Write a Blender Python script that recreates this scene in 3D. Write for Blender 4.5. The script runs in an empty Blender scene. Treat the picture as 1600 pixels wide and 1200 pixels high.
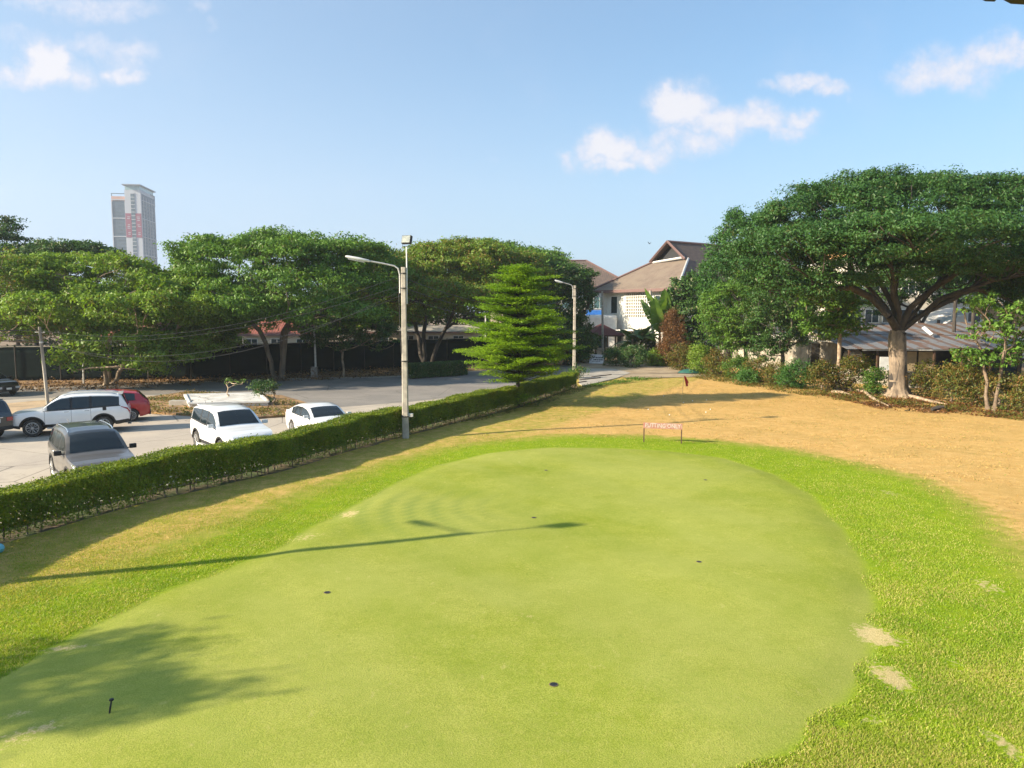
import bpy, bmesh, math, random
import numpy as np
from mathutils import Vector, Matrix
R = math.radians
sc = bpy.context.scene
col = sc.collection
# ------------------------------------------------------------------ camera, sky, sun, exposure
F, CX, CY, CAMH = 1156.0, 800.0, 600.0, 5.2
PITCH = math.atan(112 / 1156.0)
cd = bpy.data.cameras.new('camera'); cam = bpy.data.objects.new('camera', cd); col.objects.link(cam)
cam.location = (0, 0, CAMH); cam.rotation_euler = (math.pi / 2 - PITCH, 0, 0)
cd.sensor_width = 36; cd.lens = F / 1600 * 36; cd.clip_start = .05; cd.clip_end = 5000
sc.camera = cam
SUN_EL, SHADOW_AZ = 24.0, 20.0            # shadows fall towards +x, slightly +y
sv = Vector((-math.cos(R(SUN_EL)) * math.cos(R(SHADOW_AZ)), -math.cos(R(SUN_EL)) * math.sin(R(SHADOW_AZ)), math.sin(R(SUN_EL))))
sd = bpy.data.lights.new('sun', 'SUN'); sd.energy = 5.0; sd.angle = R(.55); sd.color = (1, .86, .66)
so = bpy.data.objects.new('sun', sd); col.objects.link(so); so.rotation_euler = sv.to_track_quat('Z', 'Y').to_euler()
sc.view_settings.view_transform = 'Standard'; sc.view_settings.look = 'None'
sc.view_settings.gamma = 1; sc.view_settings.exposure = 1.22
sc.cycles.max_bounces = 6; sc.cycles.diffuse_bounces = 3; sc.cycles.transmission_bounces = 4
sc.cycles.volume_bounces = 1; sc.cycles.use_denoising = True


class NT:
    """small helper round a node tree"""
    def __init__(s, tree): s.t = tree; s.n = tree.nodes; s.l = tree.links
    def node(s, kind, **kw):
        n = s.n.new(kind)
        for k, v in kw.items(): setattr(n, k, v)
        return n
    def put(s, sock, v):
        if v is None: return
        if isinstance(v, bpy.types.NodeSocket): s.l.new(v, sock)
        elif isinstance(v, (tuple, list)): sock.default_value = tuple(v) + ((1,) if len(v) == 3 and len(sock.default_value) == 4 else ())
        else: sock.default_value = v
    def m(s, op, a, b=None, c=None, clamp=False):
        n = s.node('ShaderNodeMath', operation=op, use_clamp=clamp)
        s.put(n.inputs[0], a); s.put(n.inputs[1], b); s.put(n.inputs[2], c); return n.outputs[0]
    def mix(s, f, a, b, blend='MIX'):
        n = s.node('ShaderNodeMix', data_type='RGBA', blend_type=blend)
        s.put(n.inputs[0], f); s.put(n.inputs[6], a); s.put(n.inputs[7], b); return n.outputs[2]
    def step(s, v, lo, hi, a=0., b=1.):
        n = s.node('ShaderNodeMapRange', interpolation_type='SMOOTHSTEP')
        s.put(n.inputs[0], v); s.put(n.inputs[1], lo); s.put(n.inputs[2], hi); s.put(n.inputs[3], a); s.put(n.inputs[4], b); return n.outputs[0]
    def pos(s): return s.node('ShaderNodeNewGeometry').outputs['Position']
    def noise(s, scale, detail=3, rough=.55, vec=None, dist=0.):
        n = s.node('ShaderNodeTexNoise'); s.put(n.inputs['Scale'], scale); n.inputs['Detail'].default_value = detail
        n.inputs['Roughness'].default_value = rough; n.inputs['Distortion'].default_value = dist
        s.put(n.inputs['Vector'], vec if vec is not None else s.pos()); return n.outputs[0]
    def attr(s, name): return s.node('ShaderNodeAttribute', attribute_name=name).outputs['Fac']
    def scale3(s, vec, v):
        n = s.node('ShaderNodeVectorMath', operation='MULTIPLY'); s.put(n.inputs[0], vec); n.inputs[1].default_value = v; return n.outputs[0]
    def bump(s, h, strength=.5, dist=.02):
        n = s.node('ShaderNodeBump'); n.inputs['Strength'].default_value = strength; n.inputs['Distance'].default_value = dist
        s.put(n.inputs['Height'], h); return n.outputs[0]


def ray(px, py):
    u, v = (px - CX) / F, (py - CY) / F
    return Vector((u, math.cos(PITCH) - v * math.sin(PITCH), -math.sin(PITCH) - v * math.cos(PITCH)))


def P(px, py, z=0.):
    d = ray(px, py); t = (z - CAMH) / d.z
    return Vector((d.x * t, d.y * t, z))


def PD(px, py, dist):
    d = ray(px, py); t = dist / d.y
    return Vector((d.x * t, dist, CAMH + d.z * t))


# sky: Nishita with fair weather clouds fixed in the sky by direction
w = bpy.data.worlds.new('World'); sc.world = w; w.use_nodes = True; w.node_tree.nodes.clear()
T = NT(w.node_tree)
sky = T.node('ShaderNodeTexSky', sky_type='NISHITA', sun_disc=False)
sky.sun_elevation = R(SUN_EL); sky.sun_rotation = math.atan2(sv.x, sv.y); sky.air_density = 1.0; sky.dust_density = 2.2; sky.ozone_density = 1.3
gen = T.node('ShaderNodeTexCoord').outputs['Generated']
sep = T.node('ShaderNodeSeparateXYZ'); T.put(sep.inputs[0], gen)
yy = T.m('MAXIMUM', sep.outputs[1], .02)
az = T.m('DIVIDE', sep.outputs[0], yy); el = T.m('DIVIDE', sep.outputs[2], yy)
cv = T.node('ShaderNodeCombineXYZ'); T.put(cv.inputs[0], az); T.put(cv.inputs[1], el)
nb = T.node('ShaderNodeTexNoise'); nb.inputs['Scale'].default_value = 16; nb.inputs['Detail'].default_value = 7; nb.inputs['Roughness'].default_value = .6
T.put(nb.inputs['Vector'], cv.outputs[0])
nsep = T.node('ShaderNodeSeparateColor'); T.put(nsep.inputs[0], nb.outputs['Color'])
azn = T.m('ADD', az, T.m('MULTIPLY', T.m('SUBTRACT', nsep.outputs[0], .5), .085))
eln = T.m('ADD', el, T.m('MULTIPLY', T.m('SUBTRACT', nsep.outputs[1], .5), .07))
puffs = [  # px, py, rx, ry, strength
    (72, 98, 34, 34, 1.25), (50, 115, 60, 20, .75), (8, 108, 28, 16, .6), (120, 120, 44, 28, .6), (190, 110, 26, 18, .75), (130, 60, 60, 18, .5), (205, 86, 46, 20, .5), (165, 70, 50, 16, .5), (30, 55, 40, 12, .35),
    (60, 8, 70, 14, .5), (160, 8, 90, 22, .55), (230, 14, 40, 16, .4), (308, 8, 22, 14, .4), (325, 38, 16, 14, .28),
    (1068, 168, 46, 34, 1.15), (1045, 215, 90, 22, .55), (948, 228, 36, 26, 1.05), (955, 255, 34, 14, .8), (895, 246, 22, 14, .6), (1010, 240, 60, 20, .75), (1090, 225, 50, 22, .65),
    (1130, 192, 64, 28, .85), (1185, 188, 46, 26, .8), (1245, 193, 32, 20, .75), (1220, 208, 50, 14, .6),
    (1260, 125, 42, 16, .75), (1298, 136, 36, 16, .65), (1215, 134, 34, 10, .5), (1335, 150, 14, 10, .3),
    (1440, 112, 50, 26, .75), (1500, 108, 60, 34, .72), (1560, 88, 56, 28, .75), (1600, 78, 60, 26, .7), (1400, 104, 30, 12, .45),
    (763, 240, 16, 8, .22), (632, 322, 14, 6, .22), (1420, 180, 90, 26, .12)]
dens = None
for (px, py, rx, ry, s_) in puffs:
    d = ray(px, py); a0, e0 = d.x / d.y, d.z / d.y
    q = T.m('ADD', T.m('POWER', T.m('DIVIDE', T.m('SUBTRACT', azn, a0), rx / F), 2), T.m('POWER', T.m('DIVIDE', T.m('SUBTRACT', eln, e0), ry / F), 2))
    g = T.m('MULTIPLY', T.m('EXPONENT', T.m('MULTIPLY', q, -.9)), s_)
    dens = g if dens is None else T.m('MAXIMUM', dens, g)
wisp = T.noise(5.0, 5, .6, cv.outputs[0])
edge = T.noise(60.0, 6, .65, cv.outputs[0])
dens = T.m('MULTIPLY', dens, T.m('ADD', .35, T.m('MULTIPLY', edge, 1.3)))
cl = T.step(dens, .10, .78, 0., .92)
thin = T.m('MULTIPLY', T.step(wisp, .48, .8), .10)
front = T.step(sep.outputs[1], .02, .1)
cl = T.m('MULTIPLY', T.m('MAXIMUM', cl, thin), front)
skyc = T.mix(1.0, sky.outputs[0], (.66, 1.12, 1.32, 1), 'MULTIPLY')
# whitening of the lower sky by dust
low = T.step(sep.outputs[2], -.02, .36, .64, .20)
leftw = T.step(az, -.9, .5, .28, 0.)
lowm = T.m('MINIMUM', T.m('ADD', low, leftw), .85)
skyc = T.mix(lowm, skyc, (3.85, 4.55, 5.75, 1))
lit = T.step(dens, .45, .95)
ccol = T.mix(lit, (4.5, 4.65, 5.4, 1), (5.3, 5.2, 5.45, 1))
final = T.mix(cl, skyc, ccol)
bg = T.node('ShaderNodeBackground'); T.put(bg.inputs[0], final); bg.inputs[1].default_value = .075
wo = T.node('ShaderNodeOutputWorld'); T.l.new(bg.outputs[0], wo.inputs[0])

# ------------------------------------------------------------------ materials
def base_mat(name):
    m = bpy.data.materials.new(name); m.use_nodes = True; m.node_tree.nodes.clear()
    t = NT(m.node_tree); b = t.node('ShaderNodeBsdfPrincipled'); o = t.node('ShaderNodeOutputMaterial')
    t.l.new(b.outputs[0], o.inputs[0]); return m, t, b, o


def mat(name, c, rough=.7, c2=None, scale=2., metal=0., bump=0., bscale=30., spec=.4, coat=0., stretch=None, bdist=.02, grime=0.):
    m, t, b, o = base_mat(name)
    p = t.pos()
    if stretch: p = t.scale3(p, stretch)
    if c2 is None: c2 = tuple(x * .82 for x in c)
    f = t.step(t.noise(scale, 5, .6, p), .35, .65)
    cc = t.mix(f, c, c2)
    if grime:
        g = t.step(t.noise(scale * 5.3, 4, .7, p), .5, .75, 0., grime)
        cc = t.mix(g, cc, tuple(x * .45 for x in c))
    t.put(b.inputs['Base Color'], cc); b.inputs['Roughness'].default_value = rough; b.inputs['Metallic'].default_value = metal
    b.inputs['Specular IOR Level'].default_value = spec; b.inputs['Coat Weight'].default_value = coat; b.inputs['Coat Roughness'].default_value = .05
    if bump: t.put(b.inputs['Normal'], t.bump(t.noise(bscale, 4, .6, p), bump, bdist))
    return m


def leaf_mat(name, dark, light, extra=None, extra_share=.08, trans=.35, nscale=.5, rough=.5):
    m, t, b, o = base_mat(name)
    rnd = t.node('ShaderNodeNewGeometry').outputs['Random Per Island']
    n = t.step(t.noise(nscale, 3, .5), .35, .65)
    f = t.m('ADD', t.m('MULTIPLY', rnd, .6), t.m('MULTIPLY', n, .4))
    c = t.mix(f, dark, light)
    if extra:
        n2 = t.noise(nscale * 1.7, 3, .6)
        e = t.m('GREATER_THAN', t.m('ADD', t.m('MULTIPLY', t.m('FRACT', t.m('MULTIPLY', rnd, 17.31)), .6), t.m('MULTIPLY', n2, .8)), 1.0 - extra_share)
        c = t.mix(e, c, extra)
    t.put(b.inputs['Base Color'], c); b.inputs['Roughness'].default_value = rough; b.inputs['Specular IOR Level'].default_value = .3
    tr = t.node('ShaderNodeBsdfTranslucent'); t.put(tr.inputs[0], t.mix(1., c, (1.25, 1.25, .55, 1), 'MULTIPLY'))
    ms = t.node('ShaderNodeMixShader'); ms.inputs[0].default_value = trans
    t.l.new(b.outputs[0], ms.inputs[1]); t.l.new(tr.outputs[0], ms.inputs[2]); t.l.new(ms.outputs[0], o.inputs[0])
    return m


M = {}
M['bark'] = mat('bark', (.20, .15, .11), .9, (.11, .085, .065), 3, bump=.6, bscale=14, stretch=(1, 1, .25))
M['bark_light'] = mat('bark_light', (.46, .34, .23), .9, (.22, .16, .11), 5, bump=.7, bscale=16, stretch=(1, 1, .5))
M['bark_tan'] = mat('bark_tan', (.31, .235, .165), .9, (.13, .10, .075), 4, bump=.8, bscale=12, stretch=(1, 1, .4), grime=.5)
M['bark_mid'] = mat('bark_mid', (.26, .19, .13), .9, (.14, .10, .07), 4, bump=.6, bscale=15)
M['bark_dark'] = mat('bark_dark', (.075, .062, .05), .9, (.04, .034, .03), 3, bump=.6, bscale=14, stretch=(1, 1, .3))
M['leaf_rain'] = leaf_mat('leaf_rain', (.06, .145, .018), (.15, .27, .035), (.12, .13, .025), .02, .3)
M['leaf_right'] = leaf_mat('leaf_right', (.02, .070, .018), (.065, .15, .028), (.07, .085, .02), .02, .26)
M['leaf_bright'] = leaf_mat('leaf_bright', (.05, .12, .015), (.12, .22, .03), (.22, .2, .03), .05, .4)
M['leaf_olive'] = leaf_mat('leaf_olive', (.09, .17, .018), (.20, .28, .035), (.22, .16, .04), .12, .35)
M['leaf_tier'] = leaf_mat('leaf_tier', (.12, .24, .010), (.27, .41, .022), None, 0, .42)
M['leaf_vine'] = leaf_mat('leaf_vine', (.035, .11, .02), (.09, .20, .035), None, 0, .38)
M['leaf_mid'] = leaf_mat('leaf_mid', (.09, .18, .016), (.23, .34, .038), (.16, .17, .03), .06, .35)
M['leaf_dark'] = leaf_mat('leaf_dark', (.026, .072, .016), (.07, .15, .026), (.2, .2, .1), .02, .25)
M['leaf_dry'] = leaf_mat('leaf_dry', (.13, .085, .02), (.24, .18, .045), (.10, .15, .03), .22, .35)
M['leaf_brown'] = leaf_mat('leaf_brown', (.10, .045, .018), (.22, .10, .03), (.07, .05, .02), .1, .25)
M['leaf_shrub'] = leaf_mat('leaf_shrub', (.07, .085, .015), (.16, .17, .03), (.2, .11, .03), .16, .36)
M['leaf_hedge'] = leaf_mat('leaf_hedge', (.07, .125, .008), (.24, .30, .02), (.22, .20, .03), .04, .34, 1.3)
M['leaf_banana'] = leaf_mat('leaf_banana', (.10, .20, .03), (.22, .34, .06), None, 0, .45)
M['concrete_pole'] = mat('concrete_pole', (.50, .44, .36), .85, (.34, .30, .25), 3, bump=.3, bscale=40, grime=.35)
M['concrete_old'] = mat('concrete_old', (.42, .38, .31), .9, (.22, .19, .15), 1.1, bump=.4, bscale=20, stretch=(1, 1, .5), grime=.7)
M['galv'] = mat('galv', (.62, .60, .56), .45, (.45, .44, .42), 6, metal=.35)
M['white_paint'] = mat('white_paint', (.74, .73, .70), .6, (.64, .63, .60), 2)
M['house_wall'] = mat('house_wall', (.72, .70, .64), .85, (.60, .58, .52), .9, grime=.2)
M['cream_wall'] = mat('cream_wall', (.62, .54, .42), .85, (.52, .45, .35), .7, grime=.2)
M['glass_dark'] = mat('glass_dark', (.03, .05, .055), .08, (.02, .03, .035), 2, spec=.6)
M['glass_teal'] = mat('glass_teal', (.12, .22, .22), .12, (.08, .15, .16), 1, spec=.6)
M['black'] = mat('black', (.018, .018, .02), .5, (.012, .012, .014), 8)
M['rubber'] = mat('rubber', (.028, .027, .026), .85, (.05, .045, .04), 6)
M['wood_dark'] = mat('wood_dark', (.10, .055, .035), .8, (.06, .035, .022), 10)


def tile_mat(name, c, c2, pitch=.32, stain=None):
    m, t, b, o = base_mat(name)
    uv = t.node('ShaderNodeUVMap').outputs[0]
    sp = t.node('ShaderNodeSeparateXYZ'); t.put(sp.inputs[0], uv)
    row = t.m('FRACT', t.m('DIVIDE', sp.outputs[1], pitch))
    edge = t.step(row, 0., .22)
    rib = t.m('ABSOLUTE', t.m('SINE', t.m('MULTIPLY', sp.outputs[0], math.pi / .3)))
    cc = t.mix(t.step(t.noise(1.6, 6, .7), .35, .65), c, c2)
    cc = t.mix(t.step(t.noise(14, 3, .6), .4, .7, 0., .5), cc, tuple(x * .6 for x in c2))
    if stain: cc = t.mix(t.step(t.noise(.5, 5, .7), .4, .6, .1, .9), cc, stain)
    cc = t.mix(t.m('SUBTRACT', 1., edge), cc, tuple(x * .4 for x in c2))
    t.put(b.inputs['Base Color'], cc); b.inputs['Roughness'].default_value = .85
    t.put(b.inputs['Normal'], t.bump(t.m('ADD', row, t.m('MULTIPLY', rib, .4)), .8, .06))
    return m


M['tile_brown'] = tile_mat('tile_brown', (.17, .12, .095), (.12, .088, .075))
M['tile_sunlit'] = tile_mat('tile_sunlit', (.20, .145, .11), (.15, .11, .085), .32, (.20, .155, .115))  # paler roof tiles with the sunlight put into the colour
M['tile_maroon'] = tile_mat('tile_maroon', (.13, .035, .035), (.10, .03, .03), .28)
M['tile_red'] = tile_mat('tile_red', (.30, .085, .055), (.22, .07, .05), .3)


def corrugated(name, c, rust):
    m, t, b, o = base_mat(name)
    uv = t.node('ShaderNodeUVMap').outputs[0]
    sp = t.node('ShaderNodeSeparateXYZ'); t.put(sp.inputs[0], uv)
    rib = t.m('SINE', t.m('MULTIPLY', sp.outputs[0], 2 * math.pi / .15))
    sheet = t.m('FRACT', t.m('MULTIPLY', t.m('SINE', t.m('MULTIPLY', t.m('FLOOR', t.m('DIVIDE', sp.outputs[0], .8)), 12.9898)), 43.758))
    cc = t.mix(sheet, c, tuple(x * .55 for x in c))
    n = t.noise(.9, 6, .7, t.scale3(t.pos(), (1, 1, 1)))
    cc = t.mix(t.step(t.m('ADD', n, t.m('MULTIPLY', sheet, .14)), .5, .64), cc, rust)
    t.put(b.inputs['Base Color'], cc); b.inputs['Roughness'].default_value = .6; b.inputs['Metallic'].default_value = .1
    t.put(b.inputs['Normal'], t.bump(rib, .6, .03)); return m


M['corrugated'] = corrugated('corrugated', (.20, .20, .205), (.17, .095, .06))


def net_mat():
    m, t, b, o = base_mat('shade_net')
    p = t.pos()
    f = t.noise(.5, 4, .6, t.scale3(p, (1, 1, 3)))
    cc = t.mix(t.step(f, .35, .65), (.004, .009, .009, 1), (.007, .015, .014, 1))  # near black, shade of the trees is put into the colour
    f2 = t.noise(25, 2, .5, t.scale3(p, (1, 1, .2)))
    cc = t.mix(t.step(f2, .5, .7, 0, .35), cc, (.010, .018, .016, 1))
    t.put(b.inputs['Base Color'], cc); b.inputs['Roughness'].default_value = .95; b.inputs['Specular IOR Level'].default_value = .1
    t.put(b.inputs['Normal'], t.bump(t.noise(1.5, 3, .5, t.scale3(p, (1, 1, .3))), .4, .05)); return m


M['net'] = net_mat()


def paint(name, c, rough=.28, metal=0., c2=None):
    return mat(name, c, rough, c2 or tuple(x * .93 for x in c), 1.2, metal=metal, spec=.5, coat=.8)


M['paint_white'] = paint('paint_white', (.80, .80, .79))
M['paint_brown'] = paint('paint_brown', (.125, .11, .092), .3, .3)
M['paint_grey'] = paint('paint_grey', (.035, .042, .045), .3, .3)
M['paint_black'] = paint('paint_black', (.012, .013, .015), .35)
M['paint_red'] = paint('paint_red', (.42, .015, .02), .3)
M['car_glass'] = mat('car_glass', (.010, .016, .018), .05, (.014, .020, .022), 1, spec=.7)
M['rim'] = mat('rim', (.48, .47, .45), .35, (.38, .37, .36), 8, metal=.6)
M['chrome'] = mat('chrome', (.7, .7, .7), .15, (.6, .6, .6), 8, metal=.9)
M['lamp_red'] = mat('lamp_red', (.40, .02, .03), .15, (.30, .01, .02), 9, coat=.8)
M['lamp_clear'] = mat('lamp_clear', (.55, .57, .60), .1, (.35, .37, .4), 20, coat=.8)
M['plate'] = mat('plate', (.70, .70, .66), .5, (.60, .60, .56), 12)


# ---- ground materials
def lawn_material():
    m, t, b, o = base_mat('lawn')
    p = t.pos()
    dg, df, dry, bare, mow = (t.attr(a) for a in ('dist_green', 'dist_fringe', 'dryness', 'bare', 'mow'))
    n1 = t.noise(.45, 4, .6); n2 = t.noise(2.2, 5, .65); n3 = t.noise(11, 4, .65); n4 = t.noise(48, 3, .7); n5 = t.noise(110, 2, .6)
    # fine close cut turf
    g = t.mix(t.step(n2, .32, .68), (.265, .31, .045, 1), (.345, .37, .072, 1))
    g = t.mix(t.step(n1, .42, .62, 0., .55), g, (.21, .27, .03, 1))
    g = t.mix(t.step(n3, .42, .70, 0., .38), g, (.42, .39, .10, 1))
    g = t.mix(t.step(n4, .38, .62, .62, 0.), g, (.115, .165, .008, 1))
    g = t.mix(t.step(n5, .50, .64, 0., .45), g, (.42, .40, .08, 1))
    sp_ = t.node('ShaderNodeSeparateXYZ'); t.put(sp_.inputs[0], p)
    dgl = t.m('ADD', t.m('MULTIPLY', sp_.outputs[0], .80), t.m('ADD', t.m('MULTIPLY', sp_.outputs[1], .60), t.m('MULTIPLY', n1, .5)))
    ps = t.step(t.m('SINE', t.m('MULTIPLY', dgl, 2 * math.pi / 1.9)), -.4, .4, 0., .16)
    g = t.mix(ps, g, (.20, .26, .045, 1))
    big = t.noise(.16, 3, .6)
    g = t.mix(t.step(big, .40, .62, .30, 0.), g, (.42, .41, .13, 1))
    sc_ = t.noise(5.5, 4, .75, t.scale3(p, (1, .55, 1)))
    g = t.mix(t.step(sc_, .60, .76, 0., .5), g, (.46, .41, .15, 1))
    g = t.mix(t.step(sc_, .40, .26, 0., .4), g, (.13, .20, .03, 1))
    g = t.mix(t.m('MULTIPLY', mow, .55), g, (.14, .21, .05, 1))
    # lush collar
    fr = t.mix(t.step(n2, .3, .7), (.22, .32, .010, 1), (.32, .39, .018, 1))
    fr = t.mix(t.step(n3, .4, .68, 0., .55), fr, (.30, .36, .06, 1))
    fr = t.mix(t.step(n4, .35, .6, .62, 0.), fr, (.065, .15, .012, 1))
    # dry turf
    dr = t.mix(t.step(n2, .3, .7), (.58, .35, .115, 1), (.69, .44, .165, 1))
    dr = t.mix(t.step(n1, .45, .66, 0., .45), dr, (.46, .31, .10, 1))
    streak = t.noise(3.2, 5, .7, t.scale3(p, (.5, 2.2, 1)))
    dr = t.mix(t.step(streak, .5, .72, 0., .45), dr, (.37, .25, .09, 1))
    dr = t.mix(t.step(n4, .34, .62, .42, 0.), dr, (.33, .21, .08, 1))
    dr = t.mix(t.step(t.noise(1.1, 6, .75, t.scale3(p, (.6, 1.6, 1))), .54, .70, 0., .6), dr, (.36, .27, .10, 1))
    dr = t.mix(t.step(n3, .56, .72, 0., .5), dr, (.74, .52, .27, 1))
    half = t.mix(t.step(n2, .3, .7), (.28, .29, .04, 1), (.40, .34, .085, 1))
    half = t.mix(t.step(n3, .4, .7, 0., .5), half, (.25, .32, .04, 1))
    half = t.mix(t.step(n4, .34, .62, .4, 0.), half, (.18, .20, .04, 1))
    straw = t.mix(t.step(n4, .3, .7), (.44, .33, .14, 1), (.66, .53, .28, 1))
    wob = t.m('ADD', t.m('MULTIPLY', t.m('SUBTRACT', n2, .5), 1.1), t.m('MULTIPLY', t.m('SUBTRACT', n3, .5), .7))
    dryw = t.m('ADD', dry, t.m('MULTIPLY', wob, .45))
    out = t.mix(t.step(dryw, .05, .42), fr, half)
    out = t.mix(t.step(dryw, .50, .86), out, dr)
    wobf = t.m('MULTIPLY', wob, .9)
    infringe = t.step(t.m('ADD', df, wobf), -.3, 1.3)
    c = t.mix(infringe, fr, out)
    c = t.mix(t.step(t.m('ADD', dg, t.m('MULTIPLY', wob, .3)), -.14, .16), g, c)
    bw = t.m('ADD', bare, t.m('ADD', t.m('MULTIPLY', t.m('SUBTRACT', n3, .5), 1.6), t.m('MULTIPLY', t.m('SUBTRACT', n4, .5), .5)))
    c = t.mix(t.step(bw, .40, .80, 0., .9), c, straw)
    t.put(b.inputs['Base Color'], c); b.inputs['Roughness'].default_value = .95; b.inputs['Specular IOR Level'].default_value = .0
    rough_h = t.m('ADD', t.m('MULTIPLY', n3, .6), t.m('ADD', n4, t.m('MULTIPLY', n5, .6)))
    amt = t.step(dg, -.1, .3, .35, 1.)
    t.put(b.inputs['Normal'], t.bump(t.m('MULTIPLY', rough_h, amt), .75, .03))
    return m


M['lawn'] = lawn_material()


def lot_material(name='lot_concrete', c=(.45, .385, .305), c2=(.38, .325, .265), joints=True):
    m, t, b, o = base_mat(name)
    p = t.pos()
    cc = t.mix(t.step(t.noise(.35, 6, .65), .35, .65), c, c2)
    cc = t.mix(t.step(t.noise(3, 5, .7), .5, .75, 0., .4), cc, tuple(x * .72 for x in c2))
    cc = t.mix(t.step(t.noise(60, 3, .6), .5, .7, 0., .25), cc, tuple(x * .6 for x in c2))
    st_ = t.noise(.8, 5, .8); cc = t.mix(t.step(st_, .58, .70, 0., .5), cc, tuple(x * .45 for x in c2))
    vo = t.node('ShaderNodeTexVoronoi', feature='DISTANCE_TO_EDGE'); vo.inputs['Scale'].default_value = .22; t.put(vo.inputs['Vector'], p)
    cc = t.mix(t.step(t.m('ADD', vo.outputs['Distance'], t.m('MULTIPLY', t.noise(3., 4, .7), .012)), .009, .013, .7, 0.), cc, (.10, .085, .07, 1))
    if joints:
        sp = t.node('ShaderNodeSeparateXYZ'); t.put(sp.inputs[0], p)
        a = t.m('ADD', t.m('MULTIPLY', sp.outputs[0], .42), t.m('MULTIPLY', sp.outputs[1], .907))
        bb = t.m('SUBTRACT', t.m('MULTIPLY', sp.outputs[0], .907), t.m('MULTIPLY', sp.outputs[1], .42))
        j1 = t.m('LESS_THAN', t.m('FRACT', t.m('DIVIDE', a, 6.)), .006); j2 = t.m('LESS_THAN', t.m('FRACT', t.m('DIVIDE', bb, 4.5)), .008)
        cc = t.mix(t.m('MULTIPLY', t.m('MAXIMUM', j1, j2), .6), cc, (.10, .085, .07, 1))
    t.put(b.inputs['Base Color'], cc); b.inputs['Roughness'].default_value = .9
    t.put(b.inputs['Normal'], t.bump(t.noise(45, 3, .6), .3, .01)); return m


M['lot'] = lot_material()
M['asphalt'] = lot_material('road_surface', (.24, .215, .19), (.19, .172, .155), False)
M['earth'] = mat('earth', (.27, .185, .11), .95, (.17, .12, .075), .8, bump=.8, bscale=9, grime=.5)
M['verge'] = mat('verge', (.36, .21, .09), .95, (.16, .10, .055), 1.4, bump=.9, bscale=7, grime=.6)
M['path'] = mat('path_concrete', (.40, .36, .30), .9, (.30, .27, .23), .9, bump=.3, grime=.3)


# ------------------------------------------------------------------ object helpers
def tag(o, label=None, cat=None, group=None, kind=None):
    if label: o['label'] = label
    if cat: o['category'] = cat
    if group: o['group'] = group
    if kind: o['kind'] = kind
    return o


def empty(name, loc, rz=0., label=None, cat=None, group=None):
    o = bpy.data.objects.new(name, None); col.objects.link(o); o.location = loc; o.rotation_euler = (0, 0, rz)
    o.empty_display_size = .3
    return tag(o, label, cat, group)


def copy_tree(o, parent=None):
    c = o.copy(); col.objects.link(c); c.parent = parent
    for ch in list(o.children): copy_tree(ch, c)
    return c


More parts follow.
